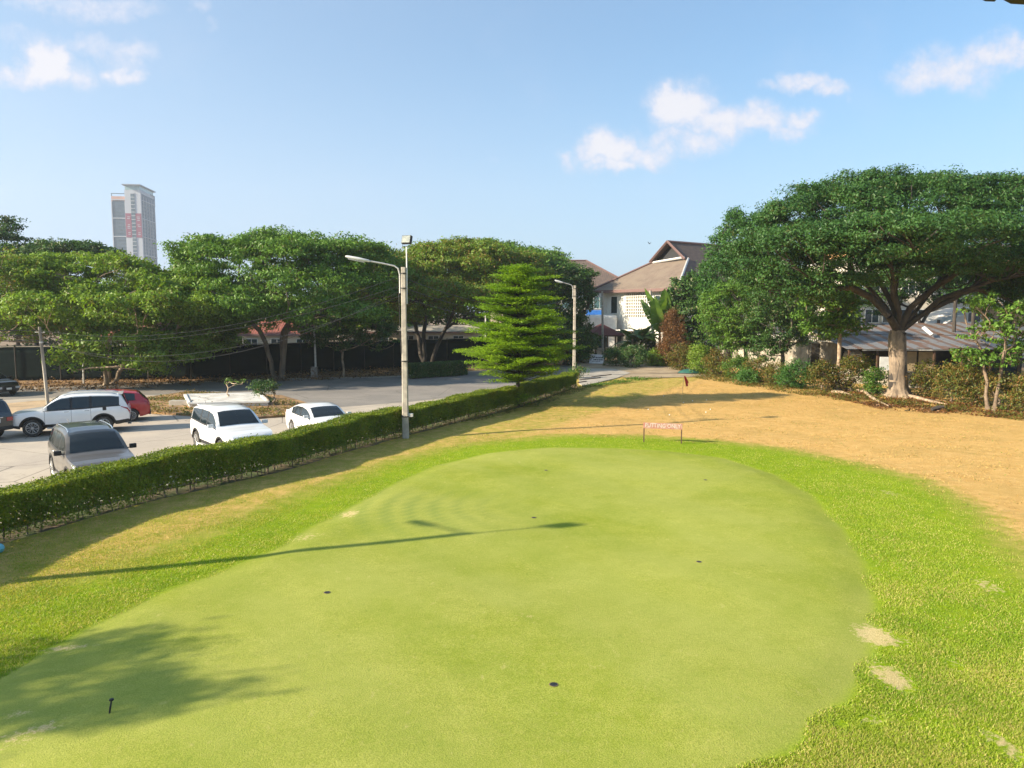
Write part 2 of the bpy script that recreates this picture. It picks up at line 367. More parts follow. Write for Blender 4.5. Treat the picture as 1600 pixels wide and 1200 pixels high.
class MB:
    def __init__(s): s.v = []; s.f = []; s.mi = []; s.uv = {}; s.cur = 0
    def face(s, idx, uv=None):
        s.f.append(tuple(idx)); s.mi.append(s.cur)
        if uv: s.uv[len(s.f) - 1] = uv
    def quad(s, a, b, c, d, uv=None):
        n = len(s.v); s.v += [tuple(a), tuple(b), tuple(c), tuple(d)]; s.face((n, n + 1, n + 2, n + 3), uv); return s
    def poly(s, pts, uv=None):
        n = len(s.v); s.v += [tuple(p) for p in pts]; s.face(range(n, n + len(pts)), uv); return s
    def box(s, c, size, rot=None):
        n = len(s.v); hx, hy, hz = (x / 2 for x in size); c = Vector(c)
        for dx, dy, dz in ((-1, -1, -1), (1, -1, -1), (1, 1, -1), (-1, 1, -1), (-1, -1, 1), (1, -1, 1), (1, 1, 1), (-1, 1, 1)):
            p = Vector((dx * hx, dy * hy, dz * hz))
            if rot is not None: p = rot @ p
            s.v.append(tuple(c + p))
        for q in ((0, 3, 2, 1), (4, 5, 6, 7), (0, 1, 5, 4), (1, 2, 6, 5), (2, 3, 7, 6), (3, 0, 4, 7)): s.face([n + i for i in q])
        return s
    def tube(s, pts, radii, sides=6, cap=True):
        pts = [Vector(p) for p in pts]
        if not hasattr(radii, '__len__'): radii = [radii] * len(pts)
        rings = []; prev = None
        for i, p in enumerate(pts):
            d = (pts[min(i + 1, len(pts) - 1)] - pts[max(i - 1, 0)])
            if d.length < 1e-6: d = Vector((0, 0, 1))
            d.normalize()
            if prev is None:
                a = d.cross(Vector((0, 0, 1)) if abs(d.z) < .9 else Vector((1, 0, 0))).normalized()
            else:
                a = (prev - d * prev.dot(d))
                a = a.normalized() if a.length > 1e-5 else d.cross(Vector((1, 0, 0))).normalized()
            prev = a; b = d.cross(a); ring = []
            for k in range(sides):
                an = 2 * math.pi * k / sides; q = p + (a * math.cos(an) + b * math.sin(an)) * radii[i]
                ring.append(len(s.v)); s.v.append(tuple(q))
            rings.append(ring)
        for r0, r1 in zip(rings, rings[1:]):
            for k in range(sides): s.face((r0[k], r0[(k + 1) % sides], r1[(k + 1) % sides], r1[k]))
        if cap: s.face(list(reversed(rings[0]))); s.face(rings[-1])
        return s
    def lathe(s, prof, c=(0, 0, 0), axis='Z', sides=20):
        c = Vector(c); rings = []
        for r, h in prof:
            ring = []
            for k in range(sides):
                an = 2 * math.pi * k / sides; x, y = r * math.cos(an), r * math.sin(an)
                q = Vector((x, y, h)) if axis == 'Z' else Vector((x, h, y))
                ring.append(len(s.v)); s.v.append(tuple(c + q))
            rings.append(ring)
        for r0, r1 in zip(rings, rings[1:]):
            for k in range(sides):
                q = (r0[k], r0[(k + 1) % sides], r1[(k + 1) % sides], r1[k]); s.face(q if axis == 'Z' else q[::-1])
        s.face(list(reversed(rings[0])) if axis == 'Z' else rings[0]); s.face(rings[-1] if axis == 'Z' else list(reversed(rings[-1])))
        return s
    def build(s, name, mats, parent=None, smooth=False, bevel=0., angle=35):
        me = bpy.data.meshes.new(name); me.from_pydata(s.v, [], s.f)
        if not isinstance(mats, (list, tuple)): mats = [mats]
        for m in mats: me.materials.append(m)
        me.polygons.foreach_set('material_index', s.mi)
        if s.uv:
            ul = me.uv_layers.new(name='UVMap')
            for fi, uvs in s.uv.items():
                for k, li in enumerate(me.polygons[fi].loop_indices): ul.data[li].uv = uvs[k]
        me.update()
        o = bpy.data.objects.new(name, me); col.objects.link(o)
        if smooth:
            me.polygons.foreach_set('use_smooth', [True] * len(me.polygons)); me.set_sharp_from_angle(angle=R(angle))
        if bevel:
            md = o.modifiers.new('bevel', 'BEVEL'); md.width = bevel; md.segments = 2; md.limit_method = 'ANGLE'
        if parent is not None: o.parent = parent
        return o


def np_mesh(name, verts, faces, material, parent=None):
    """verts Nx3, faces MxK (all of one size)"""
    me = bpy.data.meshes.new(name); k = faces.shape[1]
    me.vertices.add(len(verts)); me.vertices.foreach_set('co', verts.astype(np.float32).ravel())
    me.loops.add(faces.size); me.loops.foreach_set('vertex_index', faces.astype(np.int32).ravel())
    me.polygons.add(len(faces)); me.polygons.foreach_set('loop_start', np.arange(0, faces.size, k, dtype=np.int32))
    me.polygons.foreach_set('loop_total', np.full(len(faces), k, dtype=np.int32))
    me.update(calc_edges=True)
    me.materials.append(material)
    o = bpy.data.objects.new(name, me); col.objects.link(o)
    if parent is not None: o.parent = parent
    return o


def leaf_quads(rng, pos, nrm, L, W, droop=.0):
    """a folded diamond for every leaf"""
    n = len(pos)
    nrm = nrm / (np.linalg.norm(nrm, axis=1, keepdims=True) + 1e-9)
    rv = rng.normal(size=(n, 3)); t = rv - nrm * (rv * nrm).sum(1, keepdims=True)
    t /= np.linalg.norm(t, axis=1, keepdims=True) + 1e-9
    b = np.cross(nrm, t)
    ln = (L * rng.uniform(.65, 1.3, n))[:, None] / 2; wd = (W * rng.uniform(.7, 1.3, n))[:, None] / 2
    up = nrm * wd * .35
    v = np.empty((n, 4, 3))
    v[:, 0] = pos - t * ln; v[:, 1] = pos + b * wd + up; v[:, 2] = pos + t * ln - np.array([0, 0, 1]) * ln * droop; v[:, 3] = pos - b * wd + up
    return v.reshape(-1, 3), np.arange(4 * n).reshape(-1, 4)


def clump_leaves(rng, centres, radii, per, L, W, up=.9, droop=.2):
    """leaf sprays: every clump is a handful of small flat sprays, which leaves gaps between"""
    C = np.asarray(centres); Rr = np.asarray(radii)
    n = len(C); sub = max(3, per // 14)
    sd_ = rng.normal(size=(n, sub, 3)); sd_ /= np.linalg.norm(sd_, axis=2, keepdims=True)
    sp = C[:, None] + sd_ * Rr[:, None] * rng.uniform(.35, 1., (n, sub, 1))
    k = per // sub
    off = rng.normal(size=(n, sub, k, 3)); off *= (Rr[:, None, None] * np.array([.34, .34, .20]))
    pos = (sp[:, :, None] + off).reshape(-1, 3)
    out = (pos.reshape(n, -1, 3) - C[:, None]).reshape(-1, 3) / (np.repeat(Rr, sub * k, 0) + 1e-6)
    nrm = out * .75 + np.array([0, 0, up * .6]) + rng.normal(size=pos.shape) * .6
    return leaf_quads(rng, pos, nrm, L, W, droop)


def skeleton(rng, base, fork, targets, r_base, r_tip=.02, expo=.5, wob=.12, steps=4, limbs=()):
    base = np.array(base, float); fork = np.array(fork, float)
    nodes = []; par = []
    for i in range(5):
        f = i / 4; p = base * (1 - f) + fork * f
        if 0 < i < 4: p = p + rng.normal(size=3) * wob * .5 * np.array([1, 1, 0])
        nodes.append(p); par.append(i - 1)
    start = 3
    for lt in limbs:
        lt = np.array(lt, float); last = 4 if len(nodes) % 2 else 3; f0 = nodes[last]; n_ = 6
        for k in range(1, n_ + 1):
            u = k / n_; q = f0 + (lt - f0) * u; q[2] = f0[2] + (lt[2] - f0[2]) * (u ** .8) + .10 * np.linalg.norm(lt - fork) * math.sin(math.pi * u) * .4
            nodes.append(q + rng.normal(size=3) * wob * 1.2 * (u < 1)); par.append(last); last = len(nodes) - 1
    order = np.argsort([np.linalg.norm(t - fork) for t in targets])
    tips = []
    for ti in order:
        t = targets[ti]; N = np.array(nodes[start:]); dt = np.linalg.norm(t - fork)
        d = np.linalg.norm(N - t, axis=1); df = np.linalg.norm(N - fork, axis=1)
        cost = d + .35 * df + np.where(df > dt * .8, 1e3, 0) + np.maximum(0, N[:, 2] - t[2]) * .7
        j = int(np.argmin(cost)) + start; p0 = nodes[j]
        pd = nodes[j] - nodes[par[j]]; pd = pd / (np.linalg.norm(pd) + 1e-6)
        L = np.linalg.norm(t - p0); c1 = p0 + pd * L * .35 + np.array([0, 0, -.05 * L]); c2 = t - np.array([0, 0, 1]) * L * .12
        last = j; st = max(2, min(steps, int(L / .5) + 1))
        for s_ in range(1, st + 1):
            u = s_ / st
            q = (1 - u) ** 3 * p0 + 3 * (1 - u) ** 2 * u * c1 + 3 * (1 - u) * u * u * c2 + u ** 3 * t
            if s_ < st: q = q + rng.normal(size=3) * wob * L * .12
            nodes.append(q); par.append(last); last = len(nodes) - 1
        tips.append(last)
    wgt = np.zeros(len(nodes))
    for t in tips: wgt[t] += 1
    for i in range(len(nodes) - 1, 0, -1): wgt[par[i]] += wgt[i]
    rad = np.maximum(r_tip, r_base * (wgt / max(1, wgt[0])) ** expo)
    return nodes, par, rad


def branch_mesh(name, nodes, par, rad, material, parent, flare=1.6, sides=7):
    mb = MB()
    rad = rad.copy()
    for i in range(1, len(nodes)):
        p = par[i]; r0 = min(rad[p], rad[i] * 1.25) if i > 4 else rad[p]; r1 = rad[i]
        a, b = Vector(nodes[p]), Vector(nodes[i])
        if i == 1:
            m_ = a.lerp(b, .35); mb.tube([a - Vector((0, 0, .15)), a + Vector((0, 0, .12)), m_, b], [r0 * flare * 1.25, r0 * flare, r0 * 1.12, r1], 10, False)
        else: mb.tube([a, b], [r0, r1], sides if r1 > .05 else 4, False)
    return mb.build(name, material, parent, smooth=True, angle=60)


def lobe_clumps(rng, lobes, spacing, bottom=.25, jitter=.35):
    """clump centres over the surfaces of ellipsoid lobes; centres sunk deep in another lobe are dropped"""
    cs = []
    for (c, r) in lobes:
        c = np.array(c); r = np.array(r)
        area = 4 * math.pi * ((r[0] * r[1]) ** 1.6 / 3 + (r[0] * r[2]) ** 1.6 / 3 + (r[1] * r[2]) ** 1.6 / 3) ** (1 / 1.6)
        n = int(area / spacing ** 2)
        d = rng.normal(size=(n * 2, 3)); d /= np.linalg.norm(d, axis=1, keepdims=True)
        keep = (d[:, 2] > -.15) | (rng.random(len(d)) < bottom)
        d = d[keep][:n]
        q = c + d * r * (1 - np.abs(rng.normal(size=(len(d), 1))) * jitter * .5 + rng.normal(size=(len(d), 1)) * .04 + (rng.random((len(d), 1)) < .07) * rng.uniform(.04, .16, (len(d), 1)))
        for p in q:
            inside = False
            for (c2, r2) in lobes:
                if np.linalg.norm((p - np.array(c2)) / np.array(r2)) < .62: inside = True; break
            if not inside: cs.append(p)
    return np.array(cs)


def tree(name, label, cat, base, fork_h, r_base, lobes_px, dist, leaf, bark, spacing=1.1, cr=.75, flat=.55, per=90, L=.24, W=.10,
         seed=1, group=None, bottom=.2, lean=(0, 0), n_branch=None, depth_k=.9, stems=1, up=.9, limbs=(), flare=1.6, rough=0, holes=0.):
    """lobes_px: (px, py, rx_px, ry_px[, depth offset m]) read at the tree's own distance, turned into ellipsoids in metres"""
    rng = np.random.default_rng(seed)
    base = Vector(base)
    root = empty(name, base, 0, label, cat, group)
    lobes = []
    for lb in lobes_px:
        dd = lb[4] if len(lb) > 4 else 0
        c = PD(lb[0], lb[1], dist + dd); s = c.y / F
        rx, rz = lb[2] * s, lb[3] * s
        lobes.append((tuple(c - base), (rx, min(rx * depth_k, 7.), rz)))
    if rough:
        extra = []
        for (c, r_) in lobes:
            for _ in range(rough):
                d = rng.normal(size=3); d[2] = abs(d[2]) * .7 - .1; d /= np.linalg.norm(d); q_ = rng.uniform(.24, .42)
                extra.append((tuple(np.array(c) + d * np.array(r_) * rng.uniform(.62, .84)), (r_[0] * q_, r_[1] * q_ * 1.2, min(r_[0] * q_ * .7, r_[2] * rng.uniform(.35, .6)))))
        lobes = lobes + extra
    cs = lobe_clumps(rng, lobes, spacing, bottom)
    cs = cs[cs[:, 2] > .3]
    if holes:
        f_ = 2.2 / cr; hv = np.sin(cs[:, 0] * f_ * .5 + seed) * np.sin(cs[:, 1] * f_ * .45 + 1.3) + np.sin(cs[:, 2] * f_ + cs[:, 0] * f_ * .4) * .7 + rng.normal(size=len(cs)) * .25
        cs = cs[hv < np.quantile(hv, 1 - holes)]
    rad = np.stack([rng.uniform(.7, 1.35, len(cs)) * cr] * 2 + [rng.uniform(.7, 1.3, len(cs)) * cr * flat], 1)
    v, f = clump_leaves(rng, cs, rad, per, L, W, up)
    nb_ = n_branch or min(len(cs), 110)
    sel = cs[rng.permutation(len(cs))[:nb_]] - np.array([0, 0, cr * flat * .6])
    for k in range(stems):
        off = (0, 0) if stems == 1 else (math.cos(k * 2.4 + seed) * r_base * 1.4, math.sin(k * 2.4 + seed) * r_base * 1.4)
        fork = (lean[0] + off[0] * 3.2, lean[1] + off[1] * 3.2, fork_h * (1 if k == 0 else rng.uniform(.8, 1.3)))
        if stems > 1:
            dist_ = [[np.linalg.norm((c - np.array((math.cos(j * 2.4 + seed) * 9, math.sin(j * 2.4 + seed) * 9, 5)))) for j in range(stems)] for c in sel]
            tg = [c for c, dd in zip(sel, dist_) if int(np.argmin(dd)) == k]
        else: tg = list(sel)
        if not tg: continue
        nodes, par, rr = skeleton(rng, (off[0], off[1], 0), fork, tg, r_base if stems == 1 else r_base * .75, .022, .48, limbs=limbs)
        branch_mesh('trunk', nodes, par, rr, bark, root, flare)
    np_mesh('crown', v, f, leaf, root)
    return root


def bush(label, px, py, wpx, hpx, leaf, seed, dist=None, cat='bush', name='bush', group=None, per=70, L=.14, W=.07, spacing=.55, cr=.42, depth=None, z0=0., lumps=4):
    rng = np.random.default_rng(seed)
    b = P(px, py, z0); s = b.y / F
    if dist: b = Vector((PD(px, py, dist).x, dist, z0)); s = dist / F
    root = empty(name, b, 0, label, cat, group)
    W_, H_ = wpx * s / 2, hpx * s; D = depth or min(W_ * .8, 1.3)
    lobes = [((0, 0, H_ * .45), (W_ * .8, D, H_ * .52))]
    for k in range(lumps):
        lobes.append(((rng.uniform(-.65, .65) * W_, rng.uniform(-.5, .5) * D, H_ * rng.uniform(.3, .72)), (W_ * rng.uniform(.28, .45), D * .6, H_ * rng.uniform(.25, .38))))
    cs = lobe_clumps(rng, lobes, spacing, .6); cs = cs[cs[:, 2] > .05]
    rad = np.stack([rng.uniform(.7, 1.3, len(cs)) * cr] * 3, 1)
    v, f = clump_leaves(rng, cs, rad, per, L, W, .6)
    v[:, 2] = np.maximum(v[:, 2], .01)
    sel = cs[rng.permutation(len(cs))[:24]]
    nodes, par, rr = skeleton(rng, (0, 0, 0), (0, 0, H_ * .2), list(sel), .06, .012)
    branch_mesh('stems', nodes, par, rr, M['bark'], root, 1.2, 5)
    np_mesh('foliage', v, f, leaf, root)
    return root

# ------------------------------------------------------------------ the ground and the lawn
LOTZ = -.25
HEDGE_BASE = [(-300, 985), (-150, 905), (0, 850), (130, 812), (270, 775), (430, 739), (560, 700), (633, 681), (700, 664), (800, 638), (860, 620), (903, 605)]
HB = [P(x, y) for x, y in HEDGE_BASE]
HB[0] = HB[1] + (HB[1] - HB[2]) * 1.6


def hedge_x(y):
    for a, b in zip(HB, HB[1:]):
        if a.y <= y <= b.y or (b is HB[-1] and y > b.y) or (a is HB[0] and y < a.y):
            return a.x + (b.x - a.x) * (y - a.y) / (b.y - a.y)
    return HB[-1].x


def sheet(name, pts, z, material, kind='structure', thick=0.):
    mb = MB(); mb.poly([(p[0], p[1], z) for p in pts])
    if thick:
        n = len(pts)
        for i in range(n):
            a, b = pts[i], pts[(i + 1) % n]
            mb.quad((a[0], a[1], z - thick), (b[0], b[1], z - thick), (b[0], b[1], z), (a[0], a[1], z))
    o = mb.build(name, material); o['kind'] = kind; return o


mbg = MB(); mbg.poly([(-1500, -300, LOTZ - .02), (1500, -300, LOTZ - .02), (1500, 2600, LOTZ - .02), (-1500, 2600, LOTZ - .02)])
gr = mbg.build('ground', M['earth']); gr['kind'] = 'structure'

GREEN = [(960, 700), (1040, 704), (1130, 715), (1210, 740), (1270, 775), (1320, 830), (1350, 880), (1366, 940), (1364, 1000), (1345, 1060), (1300, 1115), (1250, 1155), (1170, 1205), (1050, 1260), (700, 1340), (250, 1330), (-60, 1200), (-110, 1105), (0, 1050), (100, 1003), (180, 957), (260, 922), (350, 889), (430, 858), (490, 820), (560, 786), (620, 752), (680, 727), (760, 709), (860, 700)]
FRINGE = [(1000, 686), (1100, 693), (1200, 703), (1300, 724), (1395, 752), (1455, 788), (1500, 838), (1545, 900), (1600, 960), (1800, 1090), (2000, 1300), (1800, 1700), (600, 1700), (-400, 1300), (-300, 1050), (-60, 975), (60, 945), (180, 915), (280, 880), (380, 838), (470, 795), (550, 762), (640, 727), (720, 705), (800, 694), (900, 687)]
gp = np.array([P(x, y)[:2] for x, y in GREEN]); fp = np.array([P(x, min(y, 1500))[:2] for x, y in FRINGE])


def sdist(pts, poly):
    """signed distance to a closed polygon, negative inside"""
    a = poly; b = np.roll(poly, -1, 0); best = np.full(len(pts), 1e9); inside = np.zeros(len(pts), bool)
    for p, q in zip(a, b):
        d = q - p; t = np.clip(((pts - p) @ d) / (d @ d), 0, 1)
        best = np.minimum(best, np.linalg.norm(pts - (p + t[:, None] * d), axis=1))
        cr = (p[1] > pts[:, 1]) != (q[1] > pts[:, 1])
        with np.errstate(divide='ignore', invalid='ignore'):
            xx = (q[0] - p[0]) * (pts[:, 1] - p[1]) / (q[1] - p[1] + 1e-12) + p[0]
        inside ^= cr & (pts[:, 0] < xx)
    return np.where(inside, -best, best)


ys = np.concatenate([np.arange(-6, 5, .6), np.arange(5, 34, .16), np.arange(34, 70.1, .35)])
NU = 260
u = np.linspace(0, 1, NU)
LX = np.array([hedge_x(y) if y < HB[-1].y else HB[-1].x + (y - HB[-1].y) * .06 for y in ys])
X = LX[:, None] + (46 - LX[:, None]) * u[None, :] ** 1.15
Y = np.repeat(ys[:, None], NU, 1)
pts = np.stack([X.ravel(), Y.ravel()], 1)
dg = sdist(pts, gp); df = sdist(pts, fp)


def hump(x, y):
    """gentle relief of the lawn"""
    return .035 * np.sin(x * .31 + 1.2) * np.sin(y * .27) + .02 * np.sin(x * .9 + y * .5) * np.cos(y * .7)


Z = hump(pts[:, 0], pts[:, 1]) * np.clip((pts[:, 1] - 2) / 8, 0, 1) - .02 + .05 * np.clip(-dg / .6, 0, 1)
Z += .0
lv = np.concatenate([pts, Z[:, None]], 1)
ny = len(ys)
ii = (np.arange(ny - 1)[:, None] * NU + np.arange(NU - 1)[None, :]).ravel()
lawn = np_mesh('lawn', lv, np.stack([ii, ii + 1, ii + NU + 1, ii + NU], 1), M['lawn']); lawn['kind'] = 'structure'
lawn.data.polygons.foreach_set('use_smooth', [True] * len(lawn.data.polygons))
# dryness: lush by the collar, half dry between hedge and collar, straw coloured on the practice field
left = np.clip((-1.5 - (pts[:, 0] - (pts[:, 1] - 22) * .52)) / 3., 0, 1)
dry = np.clip((df + .2) / (2.4 - .9 * left), 0, 1.15) * (1 - .46 * left) + .05
bare = np.zeros(len(pts)); BARE = []
for (px, py, rx, ry, s_) in [(1368, 992, 28, 14, 1.15), (1392, 1055, 24, 20, 1.05), (1362, 1126, 20, 8, .8), (1312, 1132, 12, 7, .8), (547, 803, 16, 7, .85), (480, 840, 24, 8, .6), (70, 1138, 24, 10, .8), (100, 1012, 40, 6, .75), (20, 1155, 40, 14, .6),
                             (1545, 915, 16, 12, .75), (1565, 1160, 20, 30, .7), (1490, 1035, 20, 14, .55), (820, 968, 30, 10, .45), (755, 1166, 30, 8, .5), (1390, 770, 14, 8, .6), (1408, 1000, 16, 8, .7), (30, 1115, 24, 8, .7)]:
    c = P(px, py); ax = rx / F * c.length; c2 = P(px, py - ry); ay = (c2 - c).length
    BARE.append((c.x, c.y, ax, ay, s_)); bare = np.maximum(bare, s_ * np.exp(-(((pts[:, 0] - c.x) / ax) ** 2 + ((pts[:, 1] - c.y) / ay) ** 2) * .8))
# rings left by the mower where it turned on the near left of the green
mcen = P(640, 800)
wm = np.exp(-(((pts[:, 0] - mcen.x) / 2.2) ** 2 + ((pts[:, 1] - mcen.y) / 2.0) ** 2)) * (dg < 0)
rr_ = np.hypot(pts[:, 0] - (mcen.x + 3.2), (pts[:, 1] - mcen.y - .6) * .9)
mow = wm * np.clip(np.sin(rr_ * 2 * math.pi / .62) * 1.4, 0, 1)
mow2 = np.exp(-((df + .2) / 1.2) ** 2) * np.clip(np.sin(df * 2 * math.pi / .5), 0, 1) * .35 * left
for nm, arr in (('dist_green', dg), ('dist_fringe', df), ('dryness', dry), ('bare', bare), ('mow', np.maximum(mow, mow2))):
    a = lawn.data.attributes.new(nm, 'FLOAT', 'POINT'); a.data.foreach_set('value', arr.astype(np.float32))


def ground_z(x, y):
    d = float(sdist(np.array([[x, y]]), gp)[0])
    return float(hump(x, y)) * min(1, max(0, (y - 2) / 8)) - .02 + .05 * min(1, max(0, -d / .6))


# blades of the lush collar and of the close turf, too many to count
rng = np.random.default_rng(5)


def blades(n, region, h, wd, seed):
    rg = np.random.default_rng(seed); out = []; tot = 0
    while tot < n:
        # even in the picture rather than on the ground: more blades near by
        yy_ = 1 / rg.uniform(1 / 34., 1 / 7.6, 60000); xx_ = rg.uniform(-.75, .75, 60000) * yy_
        q = np.stack([xx_, yy_], 1); q = q[q[:, 0] > np.interp(q[:, 1], ys, LX) + .1]
        a_, b_ = sdist(q, gp), sdist(q, fp); k = region(a_, b_, q); q = q[k]; out.append(q); tot += len(q)
    q = np.concatenate(out)[:n]
    bz = np.zeros(len(q))
    for (bx, by, ax_, ay_, s_) in BARE: bz = np.maximum(bz, s_ * np.exp(-(((q[:, 0] - bx) / ax_) ** 2 + ((q[:, 1] - by) / ay_) ** 2) * .8))
    worn = np.sin(q[:, 0] * 1.7 + 2 * np.sin(q[:, 1] * .9)) * np.sin(q[:, 1] * 1.3 + 1.5 * np.sin(q[:, 0] * 1.1)) + rg.normal(size=len(q)) * .35
    q = q[(bz + rg.normal(size=len(q)) * .10 < .34) & (worn < .62)]
    d_ = sdist(q, gp)
    z = hump(q[:, 0], q[:, 1]) * np.clip((q[:, 1] - 2) / 8, 0, 1) - .022 + .05 * np.clip(-d_ / .6, 0, 1)
    p = np.column_stack([q, z]); an = rg.uniform(0, 2 * math.pi, len(q))
    hh = h * rg.uniform(.5, 1.3, len(q)); side = np.stack([np.cos(an), np.sin(an), np.zeros(len(q))], 1) * (wd * rg.uniform(.7, 1.4, len(q)))[:, None] / 2
    tip = np.stack([rg.normal(size=len(q)) * .6, rg.normal(size=len(q)) * .6, np.ones(len(q))], 1) * hh[:, None]
    v = np.empty((len(q), 3, 3)); v[:, 0] = p - side; v[:, 1] = p + side; v[:, 2] = p + tip
    return v.reshape(-1, 3), np.arange(len(q) * 3).reshape(-1, 3)


M['blade'] = leaf_mat('blade', (.17, .30, .012), (.40, .46, .05), (.56, .48, .16), .14, .4, .55)
M['blade_dry'] = leaf_mat('blade_dry', (.42, .27, .08), (.60, .40, .15), (.20, .24, .04), .12, .3, 1.2)
v_, f_ = blades(230000, lambda a, b, q: (a > np.abs(rng.normal(size=len(a))) * .16 - .05 + .12 * np.sin(q[:, 0] * 3 + q[:, 1] * 2)) & (b < rng.normal(size=len(b)) * .8), .035, .012, 3)
go = np_mesh('collar_grass', v_, f_, M['blade'])
tag(go, 'lush green longer grass in a collar round the putting green', 'grass', kind='stuff')
v_, f_ = blades(60000, lambda a, b, q: (b > .1) & (q[:, 0] < 3 + rng.uniform(-2, 2, len(q))), .03, .012, 4)
M['blade_half'] = leaf_mat('blade_half', (.30, .32, .03), (.55, .46, .09), (.20, .32, .02), .2, .35, 1.2)
go = np_mesh('yellowing_grass', v_, f_, M['blade_half'])
tag(go, 'thin yellowing grass between hedge and putting green', 'grass', kind='stuff')

# car park, road and verges, a step lower than the lawn
farE = [P(x, y, LOTZ) for x, y in [(-700, 640), (-200, 612), (60, 606), (200, 600), (400, 592), (600, 588), (760, 578), (905, 567)]]
near = [Vector((hedge_x(y) - .55, y)) for y in (50.6, 45, 40, 35, 31, 27, 23, 19, 15, 11, 6, 0, -12)]
pts_l = [(p.x, p.y) for p in farE] + [(6.5, 66), (3.6, 52)] + [(p.x, p.y) for p in near] + [(-90, -12)]
sheet('parking_lot', pts_l, LOTZ, M['lot'])
band = [P(x, y, LOTZ) for x, y in [(-600, 640), (-200, 614), (60, 608), (200, 602), (400, 594), (600, 590), (700, 584), (900, 571), (905, 588), (800, 610), (640, 628), (480, 640), (300, 622), (215, 616), (60, 622), (-250, 640), (-600, 668)]]
sheet('road', [(p.x, p.y) for p in band], LOTZ + .005, M['asphalt'])
isl = [P(x, y, LOTZ) for x, y in [(225, 624), (290, 614), (440, 620), (480, 632), (462, 650), (400, 655), (290, 650), (225, 646)]]
sheet('traffic_island', [(p.x, p.y) for p in isl], LOTZ + .12, M['verge'], thick=.14)
isl2 = [P(x, y, LOTZ) for x, y in [(-300, 660), (-100, 640), (60, 626), (150, 622), (110, 648), (40, 662), (0, 672), (-200, 690)]]
sheet('sandy_verge', [(p.x, p.y) for p in isl2], LOTZ + .012, mat('sand', (.50, .36, .22), .95, (.38, .27, .16), .8, bump=.6, grime=.4))
# paved end of the road beyond the hedge
pv = [P(x, y) for x, y in [(905, 600), (903, 576), (960, 577), (985, 583), (965, 591), (935, 598), (912, 604)]]
sheet('paved_path', [(p.x, p.y) for p in pv], .045, M['path'], thick=.3)
dirt = [P(x, y, 0) for x, y in [(905, 560), (1110, 575), (1130, 588), (1060, 590), (985, 592), (900, 576)]]
sheet('dirt_patch', [(p.x, p.y) for p in dirt], .03, mat('dirt', (.40, .31, .20), .95, (.26, .19, .12), .5, bump=.8, grime=.5))
for (xa, ya, xb, yb) in [(905, 595, 938, 591.5), (925, 590, 955, 586.5), (903, 599, 916, 597)]:
    a, b = P(xa, ya), P(xb, yb)
    o = MB().box((a + b) / 2 + Vector((0, 0, .06)), ((b - a).length, .1, .07), Matrix.Rotation(math.atan2(b.y - a.y, b.x - a.x), 3, 'Z')).build('timber_edging', M['wood_dark'])
    tag(o, {595: 'middle dark timber edging on the paved path past the hedge end', 590: 'farthest dark timber edging lying across the paved path', 599: 'short nearest timber edging right beside the hedge end'}[ya], 'edging', 'timber edgings on the path')

# ------------------------------------------------------------------ the long clipped hedge, its stems and kerb
def along(line):
    seg = [(b - a).length for a, b in zip(line, line[1:])]; return np.array(seg), np.concatenate([[0], np.cumsum(seg)])


